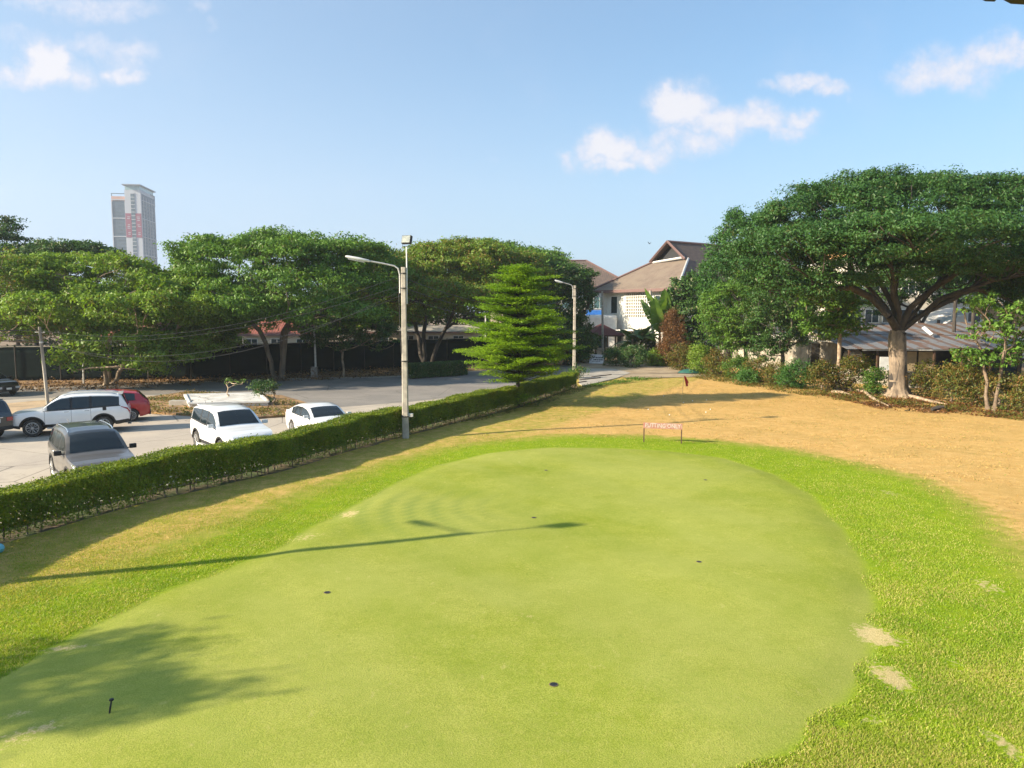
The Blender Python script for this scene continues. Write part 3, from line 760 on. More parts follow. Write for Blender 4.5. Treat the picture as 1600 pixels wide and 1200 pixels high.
def make_hedge():
    rg = np.random.default_rng(11)
    seg, cum = along(HB); Ltot = cum[-1]
    root = empty('clipped_hedge', HB[5], 0, 'long clipped green hedge between the car park and the lawn', 'hedge')
    o0 = np.array(HB[5])
    L_ = np.array([tuple(p) for p in HB])

    def at(s): return np.stack([np.interp(s, cum, L_[:, 0]), np.interp(s, cum, L_[:, 1])], 1)

    def frame(s):
        p = at(s); d = at(s + .3) - at(s - .3); d /= np.linalg.norm(d, axis=1, keepdims=True); return p, d, np.stack([-d[:, 1], d[:, 0]], 1)
    Wd = .95
    def height(s): return 1.12 + .05 * np.sin(s * .7) + .04 * np.sin(s * 2.3 + 1) - .10 * np.clip((s - 20) / 30, 0, 1)
    def gap(s):   # 0..1 how open the foot of the hedge is
        return np.clip(.45 + .4 * np.sin(s * .53 + .6) + .3 * np.sin(s * 1.9), 0, 1)
    n = 210000
    s = Ltot * rg.random(n) ** 1.0
    # nearer parts first in the picture, so thin out the far end
    pos = []; nr = []
    p, d, nn = frame(s); h = height(s)
    side = rg.random(n)
    top = side < .36; fr = (side >= .36) & (side < .86)
    tt = rg.random(n)
    lat = np.where(top, tt * Wd, np.where(fr, -.02 + np.abs(rg.normal(size=n)) * .10, Wd - np.abs(rg.normal(size=n)) * .08))
    zlow = .03 + .20 * gap(s) ** 2
    z = np.where(top, h - np.abs(rg.normal(size=n)) * .05, zlow + (h - zlow) * rg.random(n) ** .75)
    bulge = .06 * np.sin(s * 1.3) + .05 * np.sin(s * 3.1 + z * 3)
    lat = lat + np.where(top, 0, bulge)
    # ragged lower face
    thin = (~top) & (z < .62 * h) & (rg.random(n) < .42 * (1 - z / (.62 * h)) + .12)
    stray = rg.random(n) < .05
    z = z + np.where(top & stray, rg.uniform(0, .09, n), 0)
    P3 = np.column_stack([p + nn * lat[:, None], z])
    P3 += rg.normal(size=P3.shape) * .018
    nrm = np.where(top[:, None], np.array([0, 0, 1.]), np.where(fr[:, None], np.column_stack([-nn, np.full(n, .45)]), np.column_stack([nn, np.full(n, .45)]))) + rg.normal(size=(n, 3)) * .6
    keep = ~thin & (s > 1)
    P3, nrm = P3[keep], nrm[keep]
    v, f = leaf_quads(rg, P3 - o0, nrm, .062, .036)
    np_mesh('foliage', v, f, M['leaf_hedge'], root)
    # inner foliage, so that the body is not hollow
    n2 = 26000; s = Ltot * rg.random(n2); p, d, nn = frame(s)
    lat = rg.uniform(.12, Wd - .12, n2); z = rg.uniform(.22, 1., n2) * (height(s) - .06)
    P3 = np.column_stack([p + nn * lat[:, None], z]); v, f = leaf_quads(rg, P3 - o0, rg.normal(size=(n2, 3)) + [0, 0, .6], .15, .09)
    np_mesh('inner_foliage', v, f, M['leaf_hedge'], root)
    mb = MB()
    for k in range(int(Ltot / .17)):
        s0 = np.array([k * .17 + rg.uniform(-.06, .06)])
        if s0[0] < .5 or s0[0] > Ltot - .1: continue
        p, d, nn = frame(s0); l0 = rg.uniform(.12, .8); a = Vector((*(p[0] + nn[0] * l0), -.06)) - Vector(o0)
        q = a + Vector((rg.normal() * .05, rg.normal() * .05, .45)); q2 = q + Vector((rg.normal() * .12, rg.normal() * .12, .5)); r = rg.uniform(.008, .02)
        mb.tube([a, q, q2], [r * 1.3, r, r * .5], 4, False)
        if rg.random() < .6: mb.tube([a.lerp(q, .5), q + Vector((rg.normal() * .15, rg.normal() * .15, .25))], [r * .8, r * .4], 4, False)
    mb.build('stems', M['bark'], root)
    return root


make_hedge()
# kerb under the hedge on the car park side
kb = MB()
for a, b in zip(HB, HB[1:]):
    d = (b - a); d.z = 0; d.normalize(); n_ = Vector((-d.y, d.x, 0)); ww = .12
    for o1, o2, z0, z1 in ((1.10, 1.25, LOTZ - .05, .06),):
        q = [a + n_ * o1, a + n_ * o2, b + n_ * o2, b + n_ * o1]
        kb.quad(*[(x.x, x.y, z1) for x in (q[0], q[3], q[2], q[1])])
        kb.quad((q[1].x, q[1].y, z1), (q[2].x, q[2].y, z1), (q[2].x, q[2].y, z0), (q[1].x, q[1].y, z0))
        kb.quad((q[0].x, q[0].y, z0), (q[3].x, q[3].y, z0), (q[3].x, q[3].y, z1), (q[0].x, q[0].y, z1))
k_ = kb.build('kerb', M['path']); k_['kind'] = 'structure'
bedm = MB()
for a, b in zip(HB, HB[1:]):
    d = (b - a); d.z = 0; d.normalize(); n_ = Vector((-d.y, d.x, 0))
    q = [a - n_ * .1, b - n_ * .1, b + n_ * 1.11, a + n_ * 1.11]; bedm.quad(*[(x.x, x.y, -.035) for x in q])
M['bed'] = mat('bed', (.06, .085, .02), .95, (.12, .085, .05), 1.5, bump=.8, grime=.5)
b_ = bedm.build('planting_bed', M['bed']); b_['kind'] = 'structure'
# weeds at the foot of the hedge
# ------------------------------------------------------------------ golf things on the green
HOLES = [(865, 1070, .055), (511, 926, .054), (834, 809, .054), (1092, 878, .05), (1102, 750, .05), (853, 735, .05)]
hm = M['black']
for i, (px, py, r) in enumerate(HOLES):
    c = P(px, py); z = ground_z(c.x, c.y); c = P(px, py, z)
    root = empty('golf_hole', (c.x, c.y, z + .004), 0, ['nearest golf hole, dark cup in the close turf at the front', 'golf hole with dark cup at left of the long pole shadow, nearest to it', 'golf hole just beyond the tip of the pole shadow', 'golf hole in the right part of the green', 'far golf hole right of the centre of the green', 'farthest golf hole, close below the top edge of the green'][i], 'golf hole', 'holes cut in the putting green')
    MB().lathe([(r * 1.0, 0.), (r * 1.0, .004)], sides=18).build('cup', hm, root)
    mb = MB(); n0 = 18
    for k in range(n0):
        a0, a1 = 2 * math.pi * k / n0, 2 * math.pi * (k + 1) / n0
        mb.quad((r * math.cos(a0), r * math.sin(a0), .006), (r * 1.18 * math.cos(a0), r * 1.18 * math.sin(a0), .004), (r * 1.18 * math.cos(a1), r * 1.18 * math.sin(a1), .004), (r * math.cos(a1), r * math.sin(a1), .006))
    mb.build('rim', M['earth'], root)
# tipped marker peg in the near left shade
c = P(170, 1117); pg = empty('marker_peg', (c.x, c.y, ground_z(c.x, c.y)), .4, 'small dark leaning peg stuck in the shaded near left corner of the green', 'peg')
MB().tube([(0, 0, -.05), (.02, .01, .07), (.035, .03, .15)], [.010, .013, .010], 8).build('stake', M['black'], pg)
MB().lathe([(.006, .0), (.03, .012), (.028, .03), (.008, .036)], (.036, .03, .145), sides=12).build('cap', M['black'], pg, smooth=True)
# practice balls lost in the dry field
ballm = mat('ball_white', (.8, .8, .76), .4, (.7, .7, .66), 30)
proto = None
for i, (px, py) in enumerate([(1013, 640), (1110, 641), (1103, 645), (1046, 649), (1082, 627), (1068, 630), (1104, 626), (1037, 619)]):
    c = P(px, py)
    if proto is None:
        proto = MB().lathe([(.002, -.03), (.014, -.026), (.024, -.017), (.03, 0), (.024, .017), (.014, .026), (.002, .03)], sides=12).build('golf_ball', ballm, smooth=True); o = proto
    else: o = proto.copy(); col.objects.link(o)
    o.location = (c.x, c.y, ground_z(c.x, c.y) + .03)
    tag(o, 'small white golf ball lying in the dry field behind the putting sign', 'golf ball', 'golf balls on the dry field')


def text_mesh(name, body, size, material, parent, loc, rot, width=None, extrude=.004):
    cu = bpy.data.curves.new(name, 'FONT'); cu.body = body; cu.size = size; cu.extrude = extrude; cu.align_x = 'CENTER'; cu.align_y = 'CENTER'; cu.resolution_u = 3
    tmp = bpy.data.objects.new('tmp', cu); col.objects.link(tmp); bpy.context.view_layer.update()
    me = bpy.data.meshes.new_from_object(tmp.evaluated_get(bpy.context.evaluated_depsgraph_get()))
    bpy.data.objects.remove(tmp); me.materials.clear(); me.materials.append(material)
    o = bpy.data.objects.new(name, me); col.objects.link(o); o.parent = parent; o.location = loc; o.rotation_euler = rot
    if width:
        xs = [v.co.x for v in me.vertices]; s_ = width / (max(xs) - min(xs)); o.scale = (s_, 1, 1)
    return o


# PUTTING ONLY sign
a, b = P(1005.5, 690), P(1065, 692.5)
rz = math.atan2(b.y - a.y, b.x - a.x); wd = (b - a).length
sg = empty('putting_sign', (a + b) / 2, rz, 'low faded red board on two posts reading PUTTING ONLY', 'sign')
sm = mat('sign_red', (.36, .14, .10), .7, (.42, .26, .20), 6, grime=.3)
MB().box((0, 0, .665), (wd + .04, .025, .235)).build('board', sm, sg, bevel=.004)
text_mesh('lettering', 'PUTTING ONLY', .235, mat('sign_white', (.60, .53, .48), .6), sg, (0, -.018, .668), (math.pi / 2, 0, 0), wd * .93)
for sx in (-1, 1): MB().box((sx * wd / 2 * .985, .012, .27), (.045, .04, .58)).build('post', M['wood_dark'], sg)
# red flag
fb = P(1064.5, 628); fr_ = empty('flagstick', fb, 0, 'thin flagstick with a limp red flag on the dry field', 'flag')
MB().tube([(0, 0, -.02), (.06, 0, .7), (.13, .0, 1.52)], .011, 6).build('stick', mat('stick', (.55, .40, .20), .6), fr_)
mb = MB()
for i in range(8):
    z0, z1 = 1.52 - i * .075, 1.52 - (i + 1) * .075
    w0, w1 = .06 + .035 * i ** .9 if i < 6 else .16, .06 + .035 * (i + 1) ** .9 if i < 5 else .13
    x0, x1 = .13 - .01 * i + .022 * i, .13 + .012 * (i + 1)
    for k in range(4):
        def q(x, w__, t, z, i=i): return (x + w__ * t + .03 * (1.52 - z), .035 * math.sin(t * 9 + z * 5), z)
        mb.quad(q(x0, w0, k / 4, z0), q(x0, w0, (k + 1) / 4, z0), q(x1, w1, (k + 1) / 4, z1), q(x1, w1, k / 4, z1))
o = mb.build('flag_cloth', mat('flag_red', (.50, .025, .03), .8, (.36, .02, .03), 8), fr_, smooth=True, angle=80)
md = o.modifiers.new('thickness', 'SOLIDIFY'); md.thickness = .004
# light blue ball by the hedge
c = P(-1, 864); o = MB().lathe([(.002, -.105), (.05, -.092), (.085, -.06), (.105, 0), (.085, .06), (.05, .092), (.002, .105)], sides=24).build('ball', mat('ball_blue', (.14, .42, .48), .5, (.2, .5, .55), 8), smooth=True)
o.location = (c.x, c.y, ground_z(c.x, c.y) + .10); tag(o, 'light blue ball lying at the foot of the hedge at the left edge', 'ball')

# ------------------------------------------------------------------ lamp posts, poles and wires
def lamp_post(base, H, arm, label, flood=True, lean=.0, drop=0.):
    root = empty('street_lamp', base, 0, label, 'street lamp', 'concrete lamp posts along the hedge')
    mb = MB(); b0, b1 = .13, .085
    n = 8; rings = []
    for i in range(n + 1):
        z = -.2 + (H + .2) * i / n; w_ = b0 + (b1 - b0) * i / n; x = lean * z
        c_ = w_ * .22; ring = []
        for (px, py) in ((-w_, -w_ + c_), (-w_ + c_, -w_), (w_ - c_, -w_), (w_, -w_ + c_), (w_, w_ - c_), (w_ - c_, w_), (-w_ + c_, w_), (-w_, w_ - c_)):
            ring.append(len(mb.v)); mb.v.append((x + px, py, z))
        rings.append(ring)
    for r0, r1 in zip(rings, rings[1:]):
        for k in range(8): mb.face((r0[k], r0[(k + 1) % 8], r1[(k + 1) % 8], r1[k]))
    mb.face(rings[-1]); mb.build('pole', M['concrete_pole'], root)
    tx = lean * H
    # steel arm with its head
    ax, ay = arm
    e = Vector((tx - .15, -.02, H - .05))
    pts_ = [e + Vector((0, 0, -1.0)), e + Vector((0, 0, -.25)), e + Vector((ax * .03, ay * .03, .0)), e + Vector((ax * .1, ay * .1, .10)), e + Vector((ax * .3, ay * .3, .19)), e + Vector((ax * .55, ay * .55, .28))]
    MB().tube(pts_, .032, 8).build('arm', M['galv'], root, smooth=True)
    d = Vector((ax, ay, .42)).normalized(); st = pts_[-1]; L_ = math.hypot(ax, ay) * .45
    sidev = d.cross(Vector((0, 0, 1))).normalized(); up = sidev.cross(d)
    hb = MB(); rings = []
    for t_, w_, h_ in ((0, .04, .04), (.06, .085, .055), (.5, .095, .07), (.9, .085, .055), (1, .05, .03)):
        p = st + d * L_ * t_; ring = []
        for k in range(10):
            an = 2 * math.pi * k / 10; ring.append(len(hb.v)); hb.v.append(tuple(p + sidev * math.cos(an) * w_ + up * math.sin(an) * h_))
        rings.append(ring)
    for r0, r1 in zip(rings, rings[1:]):
        for k in range(10): hb.face((r0[k], r0[(k + 1) % 10], r1[(k + 1) % 10], r1[k]))
    hb.face(rings[0][::-1]); hb.face(rings[-1]); hd = hb.build('lamp_head', M['white_paint'], root, smooth=True)
    p0 = st + d * L_ * .2 - up * .055; p1 = st + d * L_ * .88 - up * .055
    MB().tube([p0, p1], [.05, .05], 8).build('diffuser', M['lamp_clear'], hd, smooth=True)
    for zz in (H - .25, H - .85, 3.2, .9):
        MB().lathe([(.02, -.02), (b1 * 1.52 + (H - zz) * .008, -.02), (b1 * 1.52 + (H - zz) * .008, .02), (.02, .02)], (tx * zz / H, 0, zz), sides=8).build('strap', M['black'], root)
    if flood:
        mx = tx + .14
        MB().tube([(mx - .02, 0, H - 1.5), (mx, 0, H - .2), (mx, 0, H + 1.02 - drop)], .028, 8).build('mast', M['white_paint'], root)
        yk = MB(); yk.tube([(mx - .16, .02, H + 1.22 - drop), (mx - .16, .02, H + 1.04 - drop), (mx + .16, -.02, H + 1.04 - drop), (mx + .16, -.02, H + 1.22 - drop)], .013, 5); yk.build('yoke', M['black'], root)
        rot = Matrix.Rotation(R(-22), 3, 'Z') @ Matrix.Rotation(R(-16), 3, 'X')
        fb_ = MB().box((mx + .02, 0, H + 1.30 - drop), (.42, .16, .34), rot).build('floodlight', M['black'], root, bevel=.02)
        off = rot @ Vector((0, -.085, 0)); MB().box((mx + .02 + off.x, off.y, H + 1.30 - drop + off.z), (.37, .01, .29), rot).build('glass', mat('flood_glass', (.34, .33, .28), .15, (.22, .22, .2), 12, metal=.4), fb_)
        for k in range(5):
            o2 = rot @ Vector((-.16 + k * .08, .10, 0)); MB().box((mx + .02 + o2.x, o2.y, H + 1.30 - drop + o2.z), (.012, .06, .30), rot).build('fin', M['black'], fb_)
        MB().box((tx + .22, 0, .95), (.2, .16, .14)).build('junction_box', M['galv'], root, bevel=.01)
        # cable dangling along the shaft
        MB().tube([(tx - .19, -.06, H - 1.05), (-.18 + tx * .8, -.1, H * .8), (-.16 + tx * .5, -.09, H * .62), (-.12 + tx * .4, -.1, H * .5)], .012, 5, False).build('cable', M['black'], root)
    return root


LP1 = P(634, 684)
lamp_post(LP1, 7.03, (-2.15, -.3), 'tall concrete lamp post with a floodlight on top, in front of the hedge', drop=.2)
LP2 = Vector((PD(897, 580, 60).x, 60, -.1))
lamp_post(LP2, 7.45, (-1.5, -.2), 'concrete lamp post without floodlight, beyond the hedge next to the bright tree', False)
# a third one of the row, left of the frame: its shadow lies on the green
tp = P(737, 834); Ls = 7.15 / math.tan(R(SUN_EL))
LP0 = Vector((tp.x - Ls * math.cos(R(SHADOW_AZ)), tp.y - Ls * math.sin(R(SHADOW_AZ)), 0))
lamp_post(Vector((LP0.x, LP0.y, LOTZ)), 7.15 - LOTZ, (-2.2, .75), 'lamp post left of the picture, throwing the long shadow on the green', drop=.35)


def pole(base, top, r0, r1, label, name='utility_pole', m=None, group=None):
    base = Vector(base); top = Vector(top); root = empty(name, base, 0, label, 'pole', group)
    d = top - base
    MB().tube([d * 0 - Vector((0, 0, .1)), d * .5, d], [r0, (r0 + r1) / 2, r1], 8).build('shaft', m or M['concrete_pole'], root, smooth=True)
    MB().tube([d * .93 + Vector((-.3, 0, 0)), d * .93 + Vector((.3, 0, 0))], .02, 5).build('crossbar', M['galv'], root)
    MB().lathe([(.02, -.05), (r1 * 1.35, -.05), (r1 * 1.35, .05), (.02, .05)], d * .8, sides=8).build('band', M['galv'], root)
    return root


UP1 = P(75, 632, LOTZ); UT1 = UP1 + Vector((-.35, .2, 4.6))
pole(UP1, UT1, .10, .08, 'weathered utility pole rising behind the white car at left', m=M['concrete_old'])
UP2 = P(494, 592, LOTZ); UT2 = PD(490, 492, UP2.y)
pole(UP2, UT2, .09, .06, 'thin pole at the road edge between the two dark trees', m=M['galv'])
MB_ = MB().box(UP2 + Vector((-.1, -.1, .5)), (.5, .4, 1.0)).build('meter_box', mat('box_rust', (.16, .09, .06), .8, (.3, .28, .26), 4)); tag(MB_, 'rusty meter box at the foot of the thin pole', 'box')
UP3 = Vector((PD(942, 560, 78).x, 78, 0)); UT3 = PD(941, 455, 78)
pole(UP3, UT3, .13, .10, 'grey concrete pole in front of the maroon roofed kiosk')
UP4 = P(1023, 562); UT4 = PD(1016, 454, UP4.y)
pole(UP4, UT4, .20, .15, 'leaning concrete pole between the banana plants')
pole(P(131, 600, LOTZ), PD(129, 535, P(131, 600, LOTZ).y), .07, .05, 'thin grey post against the dark net fence at left', m=M['galv'])
pole(Vector((PD(759, 540, 84).x, 84, 0)), PD(759, 490, 84), .12, .1, 'thick grey pipe pole showing left of the bright tiered tree', m=M['galv'])
rg_ = random.Random(4)


def wire(a, b, sag, label, group, r=.016, n=20):
    a, b = Vector(a), Vector(b)
    pts_ = [a.lerp(b, i / n) - Vector((0, 0, sag * 4 * (i / n) * (1 - i / n))) for i in range(n + 1)]
    o = MB().tube([p - a for p in pts_], r, 4, False).build('wire', M['black']); o.location = a
    return tag(o, label, 'wire', group)


for i, (h, sg_) in enumerate([(6.7, 1.2), (6.3, 1.0), (6.1, 2.0), (5.9, 1.5)]):
    wire(LP1 + Vector((-.08, .1, h)), UP1 + Vector((-.32, .15, h - 2.3)), sg_, 'black wire sagging from the tall floodlit lamp post to the utility pole at left', 'wires across the car park', .009)
for i, h in enumerate([4.4, 4.1, 3.8, 3.5]):
    wire(UP1 + Vector((-.32, .15, h)), Vector((-52, 33, h + 3.0)), .9, 'black wire running from the utility pole out at the left edge', 'wires at the left edge', .02)
for i, h in enumerate([6.6, 6.2, 5.8]):
    wire(LP1 + Vector((0, .1, h)), LP2 + Vector((-.1, 0, h)), 1.0, 'black wire strung between the two lamp posts', 'wires between the lamp posts', .012)
# guy rope of the leaning pole, its lower end overgrown
ga, gb = UP4 + (UT4 - UP4) * .93, P(1112, 557)
gy = wire(ga, gb, .1, 'taut guy rope from the leaning pole down to the bushes', None, .05)
rg2 = np.random.default_rng(8)
root = empty('vine_sleeve', gb, 0, 'sleeve of orange withered vine round the lower end of the guy rope', 'vine')
d_ = np.array(ga - gb); t_ = rg2.random(1600) ** 1.4 * .38 - .02
pos = t_[:, None] * d_ + rg2.normal(size=(1600, 3)) * .16
v, f = leaf_quads(rg2, pos, rg2.normal(size=(1600, 3)), .2, .1); np_mesh('withered_leaves', v, f, M['leaf_brown'], root)

# ------------------------------------------------------------------ net fence behind the car park
FA, FB, FC = P(-260, 600, LOTZ), P(300, 594, LOTZ), P(905, 561, LOTZ)
root = empty('net_fence', FB, 0, 'long dark green shade net fence behind the car park trees', 'fence')
mb = MB(); pm = []
rgf = random.Random(3)
for a, b in ((FA, FB), (FB, FC)):
    n = int((b - a).length / .5); d = (b - a).normalized(); nn = Vector((-d.y, d.x, 0))
    for i in range(n):
        p0, p1 = a.lerp(b, i / n) - FB, a.lerp(b, (i + 1) / n) - FB
        h0 = 2.75 + .04 * math.sin(i * .5); h1 = 2.75 + .04 * math.sin((i + 1) * .5)
        for k in range(5):
            def off(ii, kk): return nn * (.012 * math.sin(ii * .37 + kk * 2) + .003 * math.sin(ii * 2.1 + kk * kk))
            mb.quad(p0 + off(i, k) + Vector((0, 0, h0 * k / 5)), p1 + off(i + 1, k) + Vector((0, 0, h1 * k / 5)), p1 + off(i + 1, k + 1) + Vector((0, 0, h1 * (k + 1) / 5)), p0 + off(i, k + 1) + Vector((0, 0, h0 * (k + 1) / 5)))
    m_ = int((b - a).length / 3)
    for i in range(m_ + 1):
        p = a.lerp(b, i / m_) - FB; pm.append(p)
fn = mb.build('netting', M['net'], root)
bmw = bmesh.new(); bmw.from_mesh(fn.data); bmesh.ops.remove_doubles(bmw, verts=bmw.verts, dist=.002); bmw.to_mesh(fn.data); bmw.free()
fn.data.polygons.foreach_set('use_smooth', [True] * len(fn.data.polygons)); md = fn.modifiers.new('thickness', 'SOLIDIFY'); md.thickness = .01
for p in pm: MB().tube([p + Vector((0, -.12, -.1)), p + Vector((0, -.12, 2.85))], .045, 6).build('post', M['bark_dark'], root)  # posts coloured dark too, as in the shade of the trees
rl = MB()
for a, b in ((FA, FB), (FB, FC)): rl.tube([a - FB + Vector((0, -.1, 2.78)), b - FB + Vector((0, -.1, 2.78))], .035, 6)
rl.build('top_rail', M['concrete_old'], root)


def verge_strip():
    mb = MB(); q = [(-700, 640), (-260, 608), (60, 603), (200, 599), (400, 592), (600, 588), (700, 582), (905, 569)]
    r_ = [(-700, 600), (-260, 597), (60, 596), (200, 594), (400, 589), (600, 577), (700, 571), (905, 560)]
    pa = [P(x, y, LOTZ) for x, y in q]; pb = [P(x, y, LOTZ) for x, y in r_]
    for i in range(len(pa) - 1):
        mb.quad((*pa[i].xy, LOTZ + .02), (*pa[i + 1].xy, LOTZ + .02), (*pb[i + 1].xy, LOTZ + .12), (*pb[i].xy, LOTZ + .12))
    o = mb.build('verge', M['verge']); o['kind'] = 'structure'


verge_strip()


def litter(name, label, poly_px, n, L, W, material, seed, z0=LOTZ + .03, zh=.16, dens=None):
    rg = np.random.default_rng(seed); P4 = [P(x, y, z0) for x, y in poly_px]
    pl = np.array([tuple(p.xy) for p in P4]); lo, hi = pl.min(0), pl.max(0); q = rg.uniform(lo, hi, (n * 8, 2)); q = q[sdist(q, pl) < 0]
    cl_ = np.sin(q[:, 0] * 1.3 + seed) * np.sin(q[:, 1] * 1.7) + rg.normal(size=len(q)) * .6
    q = q[cl_ > .1][:n]
    z = z0 + np.abs(rg.normal(size=len(q))) * zh
    v, f = leaf_quads(rg, np.column_stack([q, z]), rg.normal(size=(len(q), 3)) + [0, 0, 1.2], L, W)
    o = np_mesh(name, v, f, material); tag(o, label, 'ground cover', kind='stuff'); return o


litter('fallen_leaves', 'orange brown fallen leaves and weeds along the foot of the net fence', [(-100, 612), (-100, 600), (60, 597), (300, 592), (600, 578), (720, 570), (720, 580), (600, 590), (300, 602), (150, 612)], 6000, .18, .10, leaf_mat('litter', (.06, .035, .018), (.17, .09, .035), (.30, .17, .06), .12, .2), 3)
litter('island_weeds', 'dry orange weeds on the kerbed island behind the cars', [(225, 624), (300, 612), (440, 622), (480, 634), (460, 650), (290, 650), (225, 646)], 3500, .14, .07, M['leaf_dry'], 4, LOTZ + .13, .08)
litter('edge_weeds', 'straggly green weeds where dry field meets the shrubs', [(1080, 590), (1110, 580), (1200, 595), (1300, 612), (1420, 628), (1600, 650), (1600, 658), (1400, 634), (1280, 622), (1180, 606)], 9000, .16, .05, M['leaf_shrub'], 5, .0, .12)
litter('dry_tufts', 'scattered dry tufts and withered stalks over the straw coloured field', [(930, 604), (1060, 596), (1200, 612), (1400, 640), (1600, 668), (1600, 860), (1420, 752), (1200, 700), (950, 684), (700, 700), (800, 655)], 14000, .075, .022, M['blade_dry'], 15, .0, .022)
litter('path_weeds', 'green weeds beside the paved path past the hedge', [(905, 604), (990, 590), (1040, 590), (960, 600), (920, 606)], 2500, .14, .05, M['leaf_bright'], 6, .03, .05)
litter('hedge_weeds', 'low dry weeds at the foot of the far end of the hedge', [(660, 672), (700, 662), (800, 636), (903, 604), (925, 606), (850, 632), (760, 655)], 5000, .12, .03, M['leaf_dry'], 7, .0, .06)

# white concrete platform with a sapling, on the island
pc = [P(291, 634, LOTZ), P(418, 636, LOTZ)]
z1 = .34
fl, fr2 = P(296, 640, LOTZ), P(419, 637, LOTZ)
bk = P(404, 614.5, z1 + LOTZ); bl = P(289, 617, z1 + LOTZ)
root = empty('concrete_platform', (*fl.xy, LOTZ), 0, 'low white painted concrete platform on the island behind the white cars', 'platform')
cs_ = [Vector((*fl.xy, 0)), Vector((*fr2.xy, 0)), Vector((*bk.xy, 0)), Vector((*bl.xy, 0))]
mb = MB(); o0 = Vector((*fl.xy, 0)); cs_ = [c - o0 for c in cs_]
mb.poly([c + Vector((0, 0, z1)) for c in cs_])
for i in range(4): a, b = cs_[i], cs_[(i + 1) % 4]; mb.quad(a, b, b + Vector((0, 0, z1)), a + Vector((0, 0, z1)))
mb.build('plinth', mat('plinth', (.66, .63, .58), .85, (.48, .45, .40), 1.5, grime=.5), root)
mb = MB()
for i in range(4): mb.box((cs_[i] + cs_[(i + 1) % 4]) / 2 + Vector((0, 0, z1 + .012)), ((cs_[i] - cs_[(i + 1) % 4]).length + .1, .16, .09), Matrix.Rotation(math.atan2((cs_[(i + 1) % 4] - cs_[i]).y, (cs_[(i + 1) % 4] - cs_[i]).x), 3, 'Z'))
mb.build('coping', M['white_paint'], root)
c = P(283, 636, LOTZ); o = MB().box((0, 0, .25), (1.2, .5, .28)).build('concrete_block', M['path'], bevel=.02); o.location = c; tag(o, 'loose pale concrete block beside the white platform', 'block')


# ------------------------------------------------------------------ cars
def lerp_key(keys, x):
    xs = [k[0] for k in keys]; vs = [k[1] for k in keys]; return float(np.interp(x, xs, vs))


def smooth_key(keys, x):
    xs = [k[0] for k in keys]; vs = [k[1] for k in keys]
    i = max(0, min(len(xs) - 2, int(np.searchsorted(xs, x)) - 1)); t = (x - xs[i]) / (xs[i + 1] - xs[i]); t = min(1, max(0, t)); t2 = t * t * (3 - 2 * t)
    return vs[i] * (1 - t) + vs[i + 1] * t + (vs[i + 1] - vs[i]) * (t2 - t) * .45


SUV_TOP = [(0, .80), (.012, .93), (.05, 1.02), (.12, 1.07), (.22, 1.12), (.268, 1.16), (.31, 1.33), (.36, 1.53), (.405, 1.67), (.44, 1.74), (.55, 1.80), (.70, 1.80), (.84, 1.765), (.915, 1.71), (.935, 1.66), (.965, 1.40), (.985, 1.16), (.992, 1.10), (1, .98)]
SUV_BELT = [(0, .78), (.05, .99), (.12, 1.04), (.25, 1.09), (.6, 1.12), (.8, 1.17), (.93, 1.19), (.985, 1.10), (1, .96)]
HATCH_TOP = [(0, .68), (.015, .80), (.06, .90), (.14, .97), (.22, 1.02), (.26, 1.06), (.32, 1.24), (.38, 1.41), (.43, 1.50), (.55, 1.56), (.72, 1.53), (.86, 1.46), (.885, 1.42), (.95, 1.15), (.985, 1.0), (1, .88)]
HATCH_BELT = [(0, .66), (.06, .88), (.14, .94), (.25, .99), (.6, 1.02), (.85, 1.06), (.96, 1.02), (1, .86)]
SEDAN_TOP = [(0, .60), (.012, .70), (.05, .80), (.14, .89), (.22, .95), (.26, .98), (.33, 1.16), (.39, 1.31), (.44, 1.39), (.54, 1.45), (.66, 1.43), (.74, 1.34), (.82, 1.18), (.875, 1.07), (.90, 1.06), (.96, 1.05), (.985, .99), (1, .86)]
SEDAN_BELT = [(0, .58), (.05, .78), (.14, .86), (.25, .91), (.6, .95), (.82, 1.0), (.90, 1.03), (.96, 1.0), (1, .84)]


